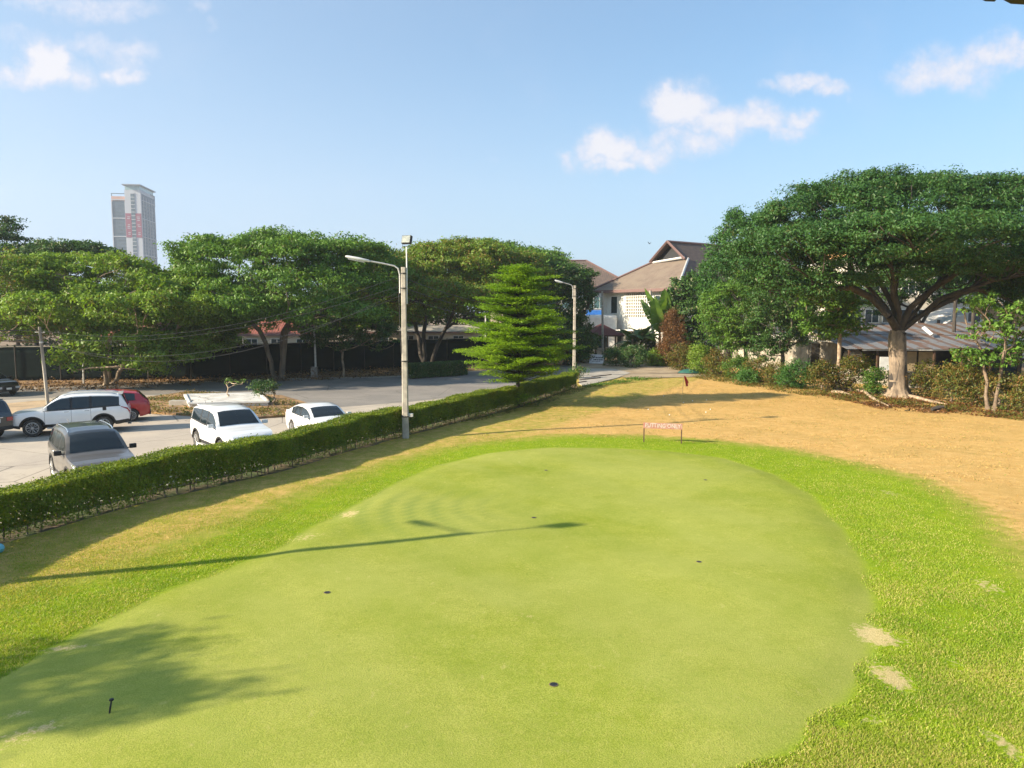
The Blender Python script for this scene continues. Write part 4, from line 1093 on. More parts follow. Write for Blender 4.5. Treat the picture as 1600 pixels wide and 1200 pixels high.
class CarShape:
    def __init__(s, L, W, top, belt, fwheel, rwheel, wr, clear=.30, arch=.07):
        s.L, s.W, s.top, s.belt, s.wx, s.wr, s.clear, s.arch = L, W, top, belt, (fwheel, rwheel), wr, clear, arch
    def q(s, x): return .5 - x / s.L                     # 0 at nose .. 1 at tail
    def hw(s, x):
        f = abs(2 * x / s.L); k = .10 if x > 0 else .07
        return s.W / 2 * (1 - k * f ** 4 - .12 * f ** 18)
    def bottom(s, x):
        z = s.clear + .10 * max(0, abs(2 * x / s.L) - .82) / .18
        for wx in s.wx:
            rr = s.wr + s.arch; d = abs(x - wx)
            if d < rr: z = max(z, s.wr + math.sqrt(rr * rr - d * d))
        return z
    def section(s, x):
        q = s.q(x); t = smooth_key(s.top, q); b = min(lerp_key(s.belt, q), t - .012); z0 = s.bottom(x); w = s.hw(x); g = max(0, t - b)
        lo = min(z0, b - .05)
        y5 = .955 * w - .24 * g
        sh = max(lo + .01, min(b - .24, lo + (b - lo) * .62))
        return [(w * .93, lo), (w * .985, lo + (sh - lo) * .35), (w * 1.0, sh), (w * .992, b - (b - sh) * .3), (w * .955, b), (y5, b + .86 * g), (y5 - .055 - .03 * min(1, g * 2), b + .965 * g), (y5 * .55, b + g + .012), (0, b + g + .022)]
    def S(s, x, k):
        sec = s.section(x); i = min(7, int(k)); f = k - i; (y0, z0), (y1, z1) = sec[i], sec[i + 1]
        return Vector((x, y0 + (y1 - y0) * f, z0 + (z1 - z0) * f))
    def N(s, x, k):
        e = .02; k0, k1 = max(0, k - .05), min(8, k + .05); a = s.S(x + e, k) - s.S(x - e, k); b = s.S(x, k1) - s.S(x, k0)
        n = b.cross(a); n = -n if n.y < 0 or (abs(n.y) < 1e-4 and n.z < 0) else n
        if n.length < 1e-7: return Vector((0, 0, 1))
        n.normalize()
        if n.z < -.2: n = -n
        return n
    def patch(s, mb, xs, ks, off=.006, mirror=True, xfun=None):
        """a raised piece following the body; xfun(x, k) may skew it"""
        for sg in ((1, -1) if mirror else (1,)):
            g = []
            for x in xs:
                row = []
                for k in ks:
                    xx = xfun(x, k) if xfun else x
                    p = s.S(xx, k) + s.N(xx, k) * off; row.append(len(mb.v)); mb.v.append((p.x, p.y * sg, p.z))
                g.append(row)
            for i in range(len(xs) - 1):
                for j in range(len(ks) - 1):
                    q = (g[i][j], g[i + 1][j], g[i + 1][j + 1], g[i][j + 1]); mb.face(q if sg > 0 else q[::-1])


def make_wheel(r, w, spokes, root_name, parent, loc):
    e = bpy.data.objects.new('wheel', None); col.objects.link(e); e.parent = parent; e.location = loc
    sg = 1 if loc[1] > 0 else -1
    MB().lathe([(r * .60, -w / 2 + .01), (r * .90, -w / 2), (r * .97, -w / 2 + .03), (r, -w / 4), (r, w / 4), (r * .97, w / 2 - .03), (r * .90, w / 2), (r * .60, w / 2 - .01)], axis='Y', sides=28).build('tyre', M['rubber'], e, smooth=True)
    mb = MB(); y = sg * (w / 2 - .012)
    n = 28
    for k in range(n):   # rim lip
        a0, a1 = 2 * math.pi * k / n, 2 * math.pi * (k + 1) / n
        for (r0, y0, r1, y1) in ((r * .66, y + sg * .008, r * .60, y + sg * .012), (r * .60, y + sg * .012, r * .56, y - sg * .05)):
            mb.quad((r0 * math.cos(a0), y0, r0 * math.sin(a0)), (r0 * math.cos(a1), y0, r0 * math.sin(a1)), (r1 * math.cos(a1), y1, r1 * math.sin(a1)), (r1 * math.cos(a0), y1, r1 * math.sin(a0)))
    for k in range(spokes):
        an = 2 * math.pi * (k + .25) / spokes
        for dl in (-.13, .13):
            c_, s_ = math.cos(an + dl * .6), math.sin(an + dl * .6); c2, s2 = math.cos(an + dl * 1.7), math.sin(an + dl * 1.7)
            a = Vector((c_ * r * .12, y - sg * .012, s_ * r * .12)); b = Vector((c2 * r * .58, y + sg * .002, s2 * r * .58)); mb.tube([a, b], [r * .052, r * .045], 4)
    mb.lathe([(r * .15, -.02), (r * .15, .015), (r * .09, .022)], (0, y, 0), 'Y', 14)
    mb.build('rim', M['rim'], e, smooth=True)
    MB().lathe([(r * .58, -.01), (r * .58, .01)], (0, y - sg * .075, 0), 'Y', 20).build('brake_disc', M['black'], e)
    return e


def car(label, loc, heading, kind, paint_m, name='parked_suv', cat='car', rails=None, roof_m=None, spokes=6, clad=True, plate_rear=True, group='parked cars'):
    if kind == 'suv': sh = CarShape(4.75, 1.86, SUV_TOP, SUV_BELT, 1.43, -1.32, .385, .36, .075)
    elif kind == 'hatch': sh = CarShape(4.1, 1.72, HATCH_TOP, HATCH_BELT, 1.28, -1.22, .31, .24, .05)
    else: sh = CarShape(4.5, 1.74, SEDAN_TOP, SEDAN_BELT, 1.33, -1.27, .315, .20, .05)
    root = empty(name, (loc[0], loc[1], LOTZ + .005), R(heading), label, cat, group)
    L = sh.L
    xs = set(np.linspace(-L / 2, L / 2, 74)) | {L / 2 - .015, -L / 2 + .015, L / 2 - .03, -L / 2 + .03}
    for wx in sh.wx:
        rr = sh.wr + sh.arch
        for a in np.linspace(0, math.pi, 15): xs.add(wx + rr * math.cos(a))
        xs.add(wx + rr + .004); xs.add(wx - rr - .004)
    xs = sorted(xs); mb = MB(); g = []
    for x in xs:
        sec = sh.section(x); row = []
        full = [(-y, z) for y, z in sec] + [(y, z) for y, z in sec[-2::-1]]
        for y, z in full: row.append(len(mb.v)); mb.v.append((x, y, z))
        g.append(row)
    nk = len(g[0])
    for i in range(len(xs) - 1):
        for j in range(nk - 1):
            mb.cur = 1 if (clad and j in (0, nk - 2)) else (2 if roof_m and 6 <= j <= nk - 8 and sh.q(xs[i]) > .40 and sh.q(xs[i]) < .93 else 0)
            mb.face((g[i][j], g[i][j + 1], g[i + 1][j + 1], g[i + 1][j]))
    mb.cur = 0
    for row, fl in ((g[-1], 1), (g[0], 0)):
        h = nk // 2
        for j in range(h):
            q = (row[j], row[nk - 1 - j], row[nk - 2 - j], row[j + 1]) if j < h - 1 else (row[j], row[nk - 1 - j], row[j + 1])
            mb.cur = 1 if j < 1 and clad else 0
            mb.face(q if fl else q[::-1])
    mb.build('body', [paint_m, M['black'], roof_m or paint_m], root, smooth=True, angle=32)
    # underbody closes the wheel wells
    zc = sh.clear + .02; ub = MB()
    ub.box((0, 0, zc + .14), (L * .90, sh.W * .70, .22)); ub.box((0, 0, .62), (L * .8, sh.W * .72, .3))
    ub.build('underbody', M['black'], root)
    w = .24 if kind == 'suv' else .2
    for wx in sh.wx:
        for sg in (-1, 1): make_wheel(sh.wr, w, spokes, 'wheel', root, (wx, sg * (sh.W / 2 - w / 2 - .015), sh.wr))
    # glass
    X = lambda q: L * (.5 - q)
    q0, q1 = (.285, .40) if kind == 'suv' else (.275, .405)
    mb = MB(); qs = np.linspace(q0 - .005, q1 + .01, 9)
    sh.patch(mb, [X(q) for q in qs], [6.15, 6.6, 7, 7.5, 8], .007)
    mb.build('windscreen', M['car_glass'], root, smooth=True)
    rq = (.938, .984) if kind == 'suv' else ((.89, .955) if kind == 'hatch' else (.70, .865))
    mb = MB(); sh.patch(mb, [X(q) for q in np.linspace(*rq, 8)], [6.2, 6.6, 7, 7.5, 8], .008); mb.build('rear_window', M['car_glass'], root, smooth=True)
    wins = {'suv': [(.315, .505), (.525, .665), (.685, .915)], 'hatch': [(.31, .52), (.54, .72), (.74, .84)], 'sedan': [(.32, .53), (.55, .70), (.715, .77)]}[kind]
    for a, b in wins:
        for sg in (1, -1):
            mb = MB(); xx = [X(q) for q in np.linspace(a, b, 9)]
            old = mb.patchless = None
            g2 = []
            for x in xx:
                row = []
                for k in (4.10, 4.4, 4.7, 4.93):
                    p = sh.S(x, k) + Vector((0, .007, .002)); row.append(len(mb.v)); mb.v.append((p.x, p.y * sg, p.z))
                g2.append(row)
            for i in range(len(xx) - 1):
                for j in range(3):
                    q = (g2[i][j], g2[i + 1][j], g2[i + 1][j + 1], g2[i][j + 1]); mb.face(q if sg > 0 else q[::-1])
            mb.build('side_window', M['car_glass'], root, smooth=True)
    # black pillars between the side windows and a rubber line at the belt
    mb = MB()
    for (a, b), (c, d) in zip(wins, wins[1:]):
        sh.patch(mb, [X(b), X(c)], [4.08, 4.5, 4.95], .004)
    sh.patch(mb, [X(q) for q in np.linspace(wins[0][0] - .03, wins[-1][1] + .01, 20)], [4.0, 4.1], .007)
    mb.build('window_trim', M['black'], root)
    # shut lines
    for q in ([.30, .515, .675] if kind != 'sedan' else [.31, .54, .70]):
        for sg in (1, -1):
            mb = MB(); sh.patch(mb, [X(q) - .005, X(q) + .005], [1.0, 1.6, 2, 2.6, 3, 3.5, 3.98], .003, mirror=False)
            if sg < 0: mb.v = [(x, -y, z) for x, y, z in mb.v]; mb.f = [f[::-1] for f in mb.f]
            mb.build('shut_line', M['black'], root)
    for q in ((.475, .645) if kind != 'sedan' else (.505, .675)):
        for sg in (1, -1):
            p = sh.S(X(q), 3.25); mb = MB().tube([(p.x + .09, sg * (p.y + .012), p.z), (p.x + .06, sg * (p.y + .035), p.z), (p.x - .06, sg * (p.y + .035), p.z), (p.x - .09, sg * (p.y + .012), p.z)], .013, 6)
            mb.build('door_handle', M['chrome'] if kind == 'suv' else paint_m, root, smooth=True)
    # lamps
    for sg in (1, -1):
        mb = MB(); g2 = []
        for x in np.linspace(L / 2 - .42, L / 2 - .02, 8):
            row = []
            tt = (x - (L / 2 - .42)) / .4
            for k in (3.9 - .9 * tt - .2, 3.5, 3.95):
                p = sh.S(x, min(3.95, k)) + Vector((.004, .008, 0)); row.append(len(mb.v)); mb.v.append((p.x, p.y * sg, p.z))
            g2.append(row)
        for i in range(len(g2) - 1):
            for j in range(2): q = (g2[i][j], g2[i + 1][j], g2[i + 1][j + 1], g2[i][j + 1]); mb.face(q if sg > 0 else q[::-1])
        zf = lerp_key(sh.belt, .02)
        mb.box((L / 2 - .005, sg * sh.W * .34, zf - .16), (.05, sh.W * .17, .13))
        mb.build('headlight', M['lamp_clear'], root, smooth=True)
        mb = MB(); g2 = []
        for x in np.linspace(-L / 2 + .02, -L / 2 + .34, 7):
            row = []; tt = (x + L / 2 - .02) / .32
            for k in (2.7 + .9 * tt, 3.5 + .1 * tt, 3.9):
                p = sh.S(x, k) + Vector((-.004, .009, 0)); row.append(len(mb.v)); mb.v.append((p.x, p.y * sg, p.z))
            g2.append(row)
        for i in range(len(g2) - 1):
            for j in range(2): q = (g2[i][j], g2[i + 1][j], g2[i + 1][j + 1], g2[i][j + 1]); mb.face(q if sg > 0 else q[::-1])
        zr = lerp_key(sh.belt, .99)
        mb.box((-L / 2 - .002, sg * sh.W * .33, zr - .17), (.04, sh.W * .15, .16))
        mb.build('tail_light', M['lamp_red'], root, smooth=True)
        p = sh.S(X(.315), 4.3); mm = MB(); mm.box((p.x + .02, sg * (p.y + .07), p.z + .02), (.05, .16, .03)); mm.box((p.x, sg * (p.y + .17), p.z + .06), (.10, .20, .14))
        mr = mm.build('wing_mirror', paint_m if paint_m in (M['paint_white'],) else M['black'], root, bevel=.03)
    # grille, bumpers, plates
    mb = MB(); zf = lerp_key(sh.belt, .02)
    mb.box((L / 2 + .004, 0, zf - .17), (.03, sh.W * .42, .20)); mb.box((L / 2 + .01, 0, sh.clear + .18), (.05, sh.W * .5, .14)); mb.build('grille', M['black'], root, bevel=.02)
    MB().box((L / 2 + .03, 0, sh.clear + .27), (.012, .34, .13)).build('number_plate', M['plate'], root)
    zr = lerp_key(sh.belt, .985)
    MB().box((-L / 2 - .012, 0, zr - .25), (.02, .36, .15)).build('number_plate', M['plate'], root)
    if kind == 'suv': MB().box((-L / 2 - .01, 0, zr - .12), (.03, .62, .045)).build('tailgate_trim', M['chrome'], root, bevel=.01)
    mb = MB().box((-L / 2 + .01, 0, sh.clear + .14), (.12, sh.W * .78, .16)); mb.build('rear_bumper', M['black'], root, bevel=.03)
    # wheel arch trims
    if clad:
        for wx in sh.wx:
            rr = sh.wr + sh.arch
            for sg in (1, -1):
                mb = MB(); pv_ = None
                for a in np.linspace(R(8), R(172), 15):
                    r1, r2 = rr - .01, rr + .055; c_, s_ = math.cos(a), math.sin(a)
                    y0 = sh.hw(wx + r1 * c_) + .006
                    pr = [(wx + r1 * c_, sg * (y0 - .05), sh.wr + r1 * s_), (wx + r1 * c_, sg * y0, sh.wr + r1 * s_), (wx + r2 * c_, sg * (y0 - .004), sh.wr + r2 * s_)]
                    if pv_: mb.quad(pv_[0], pr[0], pr[1], pv_[1]); mb.quad(pv_[1], pr[1], pr[2], pv_[2])
                    pv_ = pr
                mb.build('arch_trim', M['black'], root, smooth=True)
        for sg in (1, -1): MB().box((0, sg * (sh.W / 2 - .02), sh.clear - .01), (1.75, .16, .05)).build('side_step', M['galv'], root, bevel=.015)
    if rails:
        for sg in (1, -1):
            pts_ = []
            for q in np.linspace(.45, .90, 12):
                p = sh.S(X(q), 6.02); e = 0 if q in () else .035 * min(1, (q - .45) / .03, (.90 - q) / .03)
                pts_.append((p.x, sg * (p.y - .02), p.z + .004 + e))
            MB().tube(pts_, .02, 6).build('roof_rail', rails, root, smooth=True)
    if kind == 'suv':
        p = sh.S(X(.93), 8); MB().box((X(.925), 0, p.z + .03), (.22, sh.W * .62, .035)).build('spoiler', paint_m, root, bevel=.012)
        MB().tube([(X(.93), -.25, p.z + .05), (X(.95), -.25, p.z + .17)], .008, 4).build('aerial', M['black'], root)
        for sg in (1, -1):
            pp = sh.S(X(.79), 3.1)
            if sg == 1: MB().box((pp.x, sg * (pp.y + .006), pp.z), (.15, .012, .15)).build('fuel_flap', M['black'], root, bevel=.02)
        MB().tube([(-L / 2 + .1, .55, .34), (-L / 2 - .05, .55, .33)], .035, 8).build('exhaust', M['chrome'], root)
    return root


car('white SUV parked side-on at left in front of the red car', (-20.1, 33.5), 205, 'suv', M['paint_white'], rails=M['chrome'])
car('red hatchback tucked behind the white side-on SUV', (-20.5, 36.9), 207, 'hatch', M['paint_red'], 'parked_hatchback', clad=False, spokes=7)
car('dusty grey brown SUV nosing towards the hedge, dark panoramic roof', (-13.45, 23.3), -50, 'suv', M['paint_brown'], rails=M['chrome'], roof_m=M['paint_grey'])
car('white SUV facing the hedge, between the grey SUV and the white saloon', (-11.0, 28.6), -50, 'suv', M['paint_white'], rails=None)
car('white saloon car, nearest of the cars to the tall lamp post', (-8.45, 32.3), -53, 'sedan', M['paint_white'], 'parked_saloon', clad=False, spokes=7)
car('dark grey SUV cut off by the left edge, seen from its tail', (-24.1, 31.7), 163, 'suv', M['paint_grey'], rails=M['black'])
car('black car in deep tree shade at the far left edge', (-34.6, 48.6), -22, 'hatch', M['paint_black'], 'parked_hatchback', clad=False, spokes=7)

# ------------------------------------------------------------------ buildings
def roof_quad(mb, pts, eave):
    """pts in order with the first two along the eave; uv runs in metres along and up the slope"""
    pts = [Vector(p) for p in pts]; e = (pts[1] - pts[0]).normalized(); n = (pts[1] - pts[0]).cross(pts[-1] - pts[0]).normalized(); sdir = n.cross(e)
    mb.poly(pts, [((p - pts[0]).dot(e), (p - pts[0]).dot(sdir)) for p in pts])


def window(parent, c, u, wd, ht, glass, frame, mull=1, name='window', n=None):
    """a window on a wall: c centre, u direction along the wall, outward normal = u x z"""
    u = Vector(u).normalized(); n = Vector(u.cross(Vector((0, 0, 1)))); rot = Matrix((u, n, Vector((0, 0, 1)))).transposed()
    c = Vector(c)
    fm = MB(); t = .07
    for dz in (-1, 1): fm.box(c + n * .03 + Vector((0, 0, dz * (ht / 2))), (wd + t * 2, .10, t * 1.2), rot)
    for dx in (-1, 1): fm.box(c + n * .027 + u * dx * (wd / 2 + t / 2), (t, .09, ht - t * 1.2), rot)
    for k in range(mull): fm.box(c + n * .024 + u * (-wd / 2 + wd * (k + 1) / (mull + 1)), (.05, .07, ht - t * 1.2), rot)
    f = fm.build(name, frame, parent)
    MB().box(c + n * .008, (wd, .03, ht - t), rot).build('pane', glass, f)
    return f


# the large house with the tan hipped roof and the small gable on top
d0 = 82.; C0 = Vector((PD(1060, 450, d0).x, d0, 0)); ea = Vector((-.57, .822, 0)); ax_ = Vector((.822, .57, 0))
root = empty('hipped_roof_house', C0, 0, 'large white house under a tan hipped roof with a small open gable', 'house')
def H(s, t, z): return ax_ * s + ea * t + Vector((0, 0, z))
ZE, ZR, WT, LN = 7.9, 13.7, 14.6, 26.
k_ = (ZR - ZE) / (WT / 2); sg_, zg = 6.5, 11.5; hwg = (ZR - zg) / k_
mb = MB(); roof_quad(mb, [H(0, WT, ZE), H(0, 0, ZE), H(sg_, WT / 2 - hwg, zg), H(sg_, WT / 2 + hwg, zg)], 0)
rf = mb.build('roof', M['tile_sunlit'], root)  # end slope coloured lighter than the sides, as the sunlit face
mb = MB()
roof_quad(mb, [H(0, 0, ZE), H(LN, 0, ZE), H(LN, WT / 2, ZR), H(sg_ - .7, WT / 2, ZR), H(sg_ - .7, WT / 2 - hwg, zg), H(sg_, WT / 2 - hwg, zg)], 0)
roof_quad(mb, [H(LN, WT, ZE), H(0, WT, ZE), H(sg_, WT / 2 + hwg, zg), H(sg_ - .7, WT / 2 + hwg, zg), H(sg_ - .7, WT / 2, ZR), H(LN, WT / 2, ZR)], 0)
rs_ = mb.build('roof', M['tile_brown'], root); rs_['label'] = 'long side slopes of ridged tiles, coloured darker as the side away from the sun'
mb = MB(); mb.poly([H(sg_ + .1, WT / 2 - hwg, zg + .02), H(sg_ + .1, WT / 2, ZR - .15), H(sg_ + .1, WT / 2 + hwg, zg + .02)]); mb.build('gable_shade', M['black'], root)  # black panel stands in for the shade inside the gable
br = M['fascia'] = mat('fascia', (.17, .105, .095), .7, (.16, .09, .08), 3)
mb = MB()
for a, b in ((H(sg_ - .75, WT / 2 - hwg - .1, zg), H(sg_ - .75, WT / 2, ZR + .1)), (H(sg_ - .75, WT / 2 + hwg + .1, zg), H(sg_ - .75, WT / 2, ZR + .1)), (H(sg_ - .7, WT / 2, ZR + .08), H(LN, WT / 2, ZR + .08))): mb.tube([a, b], .16, 4)
mb.build('ridge_trim', br, root)
MB().tube([H(sg_ - .5, WT / 2 - hwg + .2, zg + .25), H(sg_ - .5, WT / 2 + hwg - .2, zg - .1)], .12, 4).build('flashing', M['white_paint'], root)
MB().tube([H(-.05, 0, ZE + .1), H(sg_, WT / 2 - hwg, zg + .1)], .15, 5).build('hip_ridge', M['galv'], root)
MB().tube([H(0, WT, ZE + .1), H(sg_, WT / 2 + hwg, zg + .1)], .13, 5).build('hip_ridge', br, root)
mb = MB(); mb.box((H(0, 0, ZE - .16) + H(0, WT, ZE - .16)) / 2, (WT + .2, .14, .34), Matrix.Rotation(math.atan2(ea.y, ea.x), 3, 'Z')); mb.box((H(0, 0, ZE - .17) + H(LN, 0, ZE - .17)) / 2, (LN, .13, .33), Matrix.Rotation(math.atan2(ax_.y, ax_.x), 3, 'Z')); mb.build('fascia_board', br, root)
mb = MB(); mb.quad(H(.05, .05, ZE - .3), H(.05, WT - .05, ZE - .3), H(LN, WT - .05, ZE - .3), H(LN, .05, ZE - .3)); mb.build('soffit', M['house_wall'], root)
mb = MB(); ov = .95
for a, b in (((ov, ov), (ov, WT - ov)), ((ov, ov), (LN, ov)), ((ov, WT - ov), (LN, WT - ov))): mb.quad(H(*a, -.2), H(*b, -.2), H(*b, ZE - .3), H(*a, ZE - .3))
mb.box(H(ov - .02, WT * .5, 4.35), (WT - 2 * ov, .12, .35), Matrix.Rotation(math.atan2(ea.y, ea.x), 3, 'Z'))
mb.build('wall', M['house_wall'], root)
un = -ea
window(root, H(ov, 11.3, 6.1), un, 1.1, 2.1, M['glass_dark'], M['white_paint'], 0)
window(root, H(ov, 3.2, 6.2), un, 2.2, 1.9, M['glass_dark'], M['white_paint'], 2)
window(root, H(ov, 10.2, 2.2), un, 2.4, 1.6, M['glass_dark'], M['white_paint'], 2)
# block grille
gm = MB(); rot = Matrix.Rotation(math.atan2(un.y, un.x), 3, 'Z')
for i in range(11): gm.box(H(ov - .10, 5.6 + i * .37, 6.0), (.07, .14, 3.0), rot)
for i in range(9): gm.box(H(ov - .10, 7.45, 4.55 + i * .37), (3.8, .12, .07), rot)
gm.build('block_grille', M['white_paint'], root)
MB().box(H(ov - .02, 7.45, 6.0), (3.7, .06, 2.9), rot).build('grille_backing', mat('beige', (.30, .27, .22), .9), root)
mb = MB()
for tt in (12.9, 9.3): mb.box(H(ov - .08, tt, 3.8), (.35, .2, 7.5), rot)
mb.build('pilaster', M['house_wall'], root)
MB().tube([H(-.1, WT - .1, ZE - .2), H(.2, WT - .6, ZE - 1.0), H(ov - .1, WT - 1.2, ZE - 1.5), H(ov - .1, WT - 1.2, .2)], .07, 6).build('drainpipe', M['white_paint'], root)
MB().box(H(ov - 1.0, 9.5, 3.1), (7., 1.6, .14), rot).build('canopy', M['house_wall'], root)
# annex with a rounded white wall
an_ = Vector((PD(941, 560, 90).x, 90, 0)); root = empty('white_annex', an_, 0, 'low plain white annex wall beside the kiosk, under the blue awning', 'building')
MB().box((0, 2, 2.4), (3.6, 4, 5.0)).build('wall', M['white_paint'], root, bevel=.35); MB().box((.1, -.06, 1.2), (.9, .08, 2.0)).build('door', M['glass_dark'], root)

# second house behind
hx0, hx1, hy0, hy1 = .5, 17.5, 107., 121.
root = empty('brown_roof_house', (9, 108, 0), 0, 'smaller white house behind with brown tiled hip roof and blue awning', 'house')
O_ = Vector((9, 108, 0))
def Q(x, y, z): return Vector((x, y, z)) - O_
mb = MB(); yr = 114.; zr_, ze_ = 13.0, 8.9; ra, rb = 6.7, 11.3
roof_quad(mb, [Q(hx0, hy0, ze_), Q(hx1, hy0, ze_), Q(rb, yr, zr_), Q(ra, yr, zr_)], 0); roof_quad(mb, [Q(hx1, hy0, ze_), Q(hx1, hy1, ze_), Q(rb, yr, zr_)], 0)
roof_quad(mb, [Q(hx0, hy1, ze_), Q(hx0, hy0, ze_), Q(ra, yr, zr_)], 0); roof_quad(mb, [Q(hx1, hy1, ze_), Q(hx0, hy1, ze_), Q(ra, yr, zr_), Q(rb, yr, zr_)], 0)
mb.build('roof', M['tile_brown'], root)
mb = MB(); mb.tube([Q(ra - .2, yr, zr_ + .05), Q(rb, yr, zr_ + .05), Q(hx1, hy0, ze_ + .05)], .14, 4); mb.tube([Q(hx0, hy0, ze_ - .1), Q(hx1, hy0, ze_ - .1)], .17, 4); mb.build('ridge_trim', br, root)
MB().box(Q(9, 114, 4.3), (15.2, 12, 8.9)).build('wall', M['house_wall'], root)
window(root, Q(12.3, 107.98, 6.6), (1, 0, 0), 2.6, 1.7, M['glass_teal'], M['white_paint'], 2)
window(root, Q(8.3, 107.98, 6.6), (1, 0, 0), 2.0, 1.7, M['glass_teal'], M['white_paint'], 1)
mb = MB(); mb.quad(Q(10.6, 107.8, 5.5), Q(14.4, 107.8, 5.5), Q(14.4, 105.4, 4.1), Q(10.6, 105.4, 4.1)); mb.quad(Q(10.6, 105.4, 4.1), Q(14.4, 105.4, 4.1), Q(14.4, 105.4, 3.8), Q(10.6, 105.4, 3.8))
aw = mb.build('awning', mat('awning_blue', (.03, .16, .50), .6, (.02, .10, .36), 3), root); md = aw.modifiers.new('thickness', 'SOLIDIFY'); md.thickness = .04

# gate kiosk
kb_ = Vector((PD(939, 560, 84).x, 84, 0)); root = empty('gate_kiosk', kb_, .3, 'small gate kiosk with a maroon pyramid roof', 'kiosk')
mb = MB(); e_, zt_, zb_ = 2.05, 3.95, 2.65; cs4 = [(-e_, -e_, zb_), (e_, -e_, zb_), (e_, e_, zb_), (-e_, e_, zb_)]
for i in range(4): roof_quad(mb, [cs4[i], cs4[(i + 1) % 4], (0, 0, zt_)], 0)
mb.build('roof', M['tile_maroon'], root)
MB().box((0, 0, 2.58), (3.9, 3.9, .14)).build('ceiling', M['wood_dark'], root)
mb = MB()
for a, b, c, d in ((-.6, -1.2, .9, .10), (-1.2, -.2, .10, 2.0), (1.2, -.2, .1, 2.0), (0, .9, 2.4, .1)): mb.box((a, b, .6), (c, d, 1.25))
mb.build('wall', M['cream_wall'], root)
for x, y in ((-1.2, -1.2), (1.2, -1.2), (1.2, .95), (-1.2, .95), (-.1, -1.22)): MB().box((x, y, 1.3), (.13, .13, 2.6)).build('post', M['wood_dark'], root)
MB().box((-.65, -1.21, 1.85), (.95, .03, 1.2)).build('window', M['glass_dark'], root)
# leaning board
ab = P(931, 568); root = empty('a_frame_sign', ab, -.35, 'weathered white A-frame board with worn dark lettering, before the kiosk', 'sign')
pl = mat('board_white', (.62, .60, .60), .7, (.50, .49, .48), 4, grime=.3)
for sg in (-1, 1):
    mb = MB(); rot = Matrix.Rotation(R(16 * sg), 3, 'X'); mb.box((.1, sg * .16, .45), (1.45, .03, .98), rot); bd = mb.build('panel', pl, root)
    if sg == -1:
        mk = MB(); rr3 = random.Random(2)
        for row, (z, x0, x1, h) in enumerate(((.62, -.35, .55, .15), (.40, -.3, .62, .15), (.22, -.42, .3, .06))):
            x = x0
            while x < x1:
                wdt = rr3.uniform(.05, .13); mk.box(Vector((.1 + x + wdt / 2, -.16, .45)) + rot @ Vector((0, -.02, z - .45)), (wdt, .008, h), rot @ Matrix.Rotation(rr3.uniform(-.5, .5), 3, 'Y')); x += wdt + .05
        mk.build('worn_lettering', M['black'], bd)

# buildings beyond the net fence
def low_house(name, label, px0, px1, py_top, py_eave, d, wallm, roofm, group=None, wins=3):
    a, b = PD(px0, 560, d).x, PD(px1, 560, d).x; ze = PD(800, py_eave, d).z; zt = PD(800, py_top, d + 4).z
    root = empty(name, ((a + b) / 2, d, LOTZ), 0, label, 'house', group); hw = (b - a) / 2; ze -= LOTZ; zt -= LOTZ
    MB().box((0, 4, ze / 2), (hw * 2 - .8, 7.2, ze)).build('wall', wallm, root)
    mb = MB(); i_ = min(4, hw * .8)
    roof_quad(mb, [(-hw, 0, ze), (hw, 0, ze), (hw - i_, 4, zt), (-hw + i_, 4, zt)], 0); roof_quad(mb, [(hw, 0, ze), (hw, 8, ze), (hw - i_, 4, zt)], 0)
    roof_quad(mb, [(-hw, 8, ze), (-hw, 0, ze), (-hw + i_, 4, zt)], 0); roof_quad(mb, [(hw, 8, ze), (-hw, 8, ze), (-hw + i_, 4, zt), (hw - i_, 4, zt)], 0)
    mb.build('roof', roofm, root)
    MB().box((0, .02, ze - .12), (hw * 2, .12, .24)).build('fascia_board', M['fascia'], root)
    for k in range(wins): window(root, (-hw + (k + .5) * 2 * hw / wins, .4, ze - 1.1), (1, 0, 0), 1.3, 1.1, M['glass_dark'], M['white_paint'], 1)
    return root


low_house('red_roof_house', 'house with an orange red tiled roof behind the fence at far left', 92, 262, 497, 527, 82, M['cream_wall'], M['tile_red'])
low_house('red_roof_house', 'house with a red tiled roof seen between the limbs of the big dark tree', 372, 492, 488, 522, 84, M['cream_wall'], M['tile_red'])
low_house('cream_house', 'long cream house with a pale roof behind the fence, right of the tall lamp post', 540, 775, 508, 518, 96, M['cream_wall'], mat('roof_pale', (.42, .38, .32), .8, (.30, .27, .24), 1, grime=.4), wins=6)
wb = PD(777, 497, 98); root = empty('water_tower', (wb.x, 98, 0), 0, 'pale boxy tank house on legs glimpsed through the bright tiered tree', 'tank tower')
MB().box((0, 0, wb.z - .1), (1.7, 1.7, 1.5)).build('tank', M['cream_wall'], root, bevel=.05)
for x in (-.7, .7):
    for y in (-.7, .7): MB().box((x, y, (wb.z - .85) / 2), (.16, .16, wb.z - .85)).build('leg', M['concrete_old'], root)

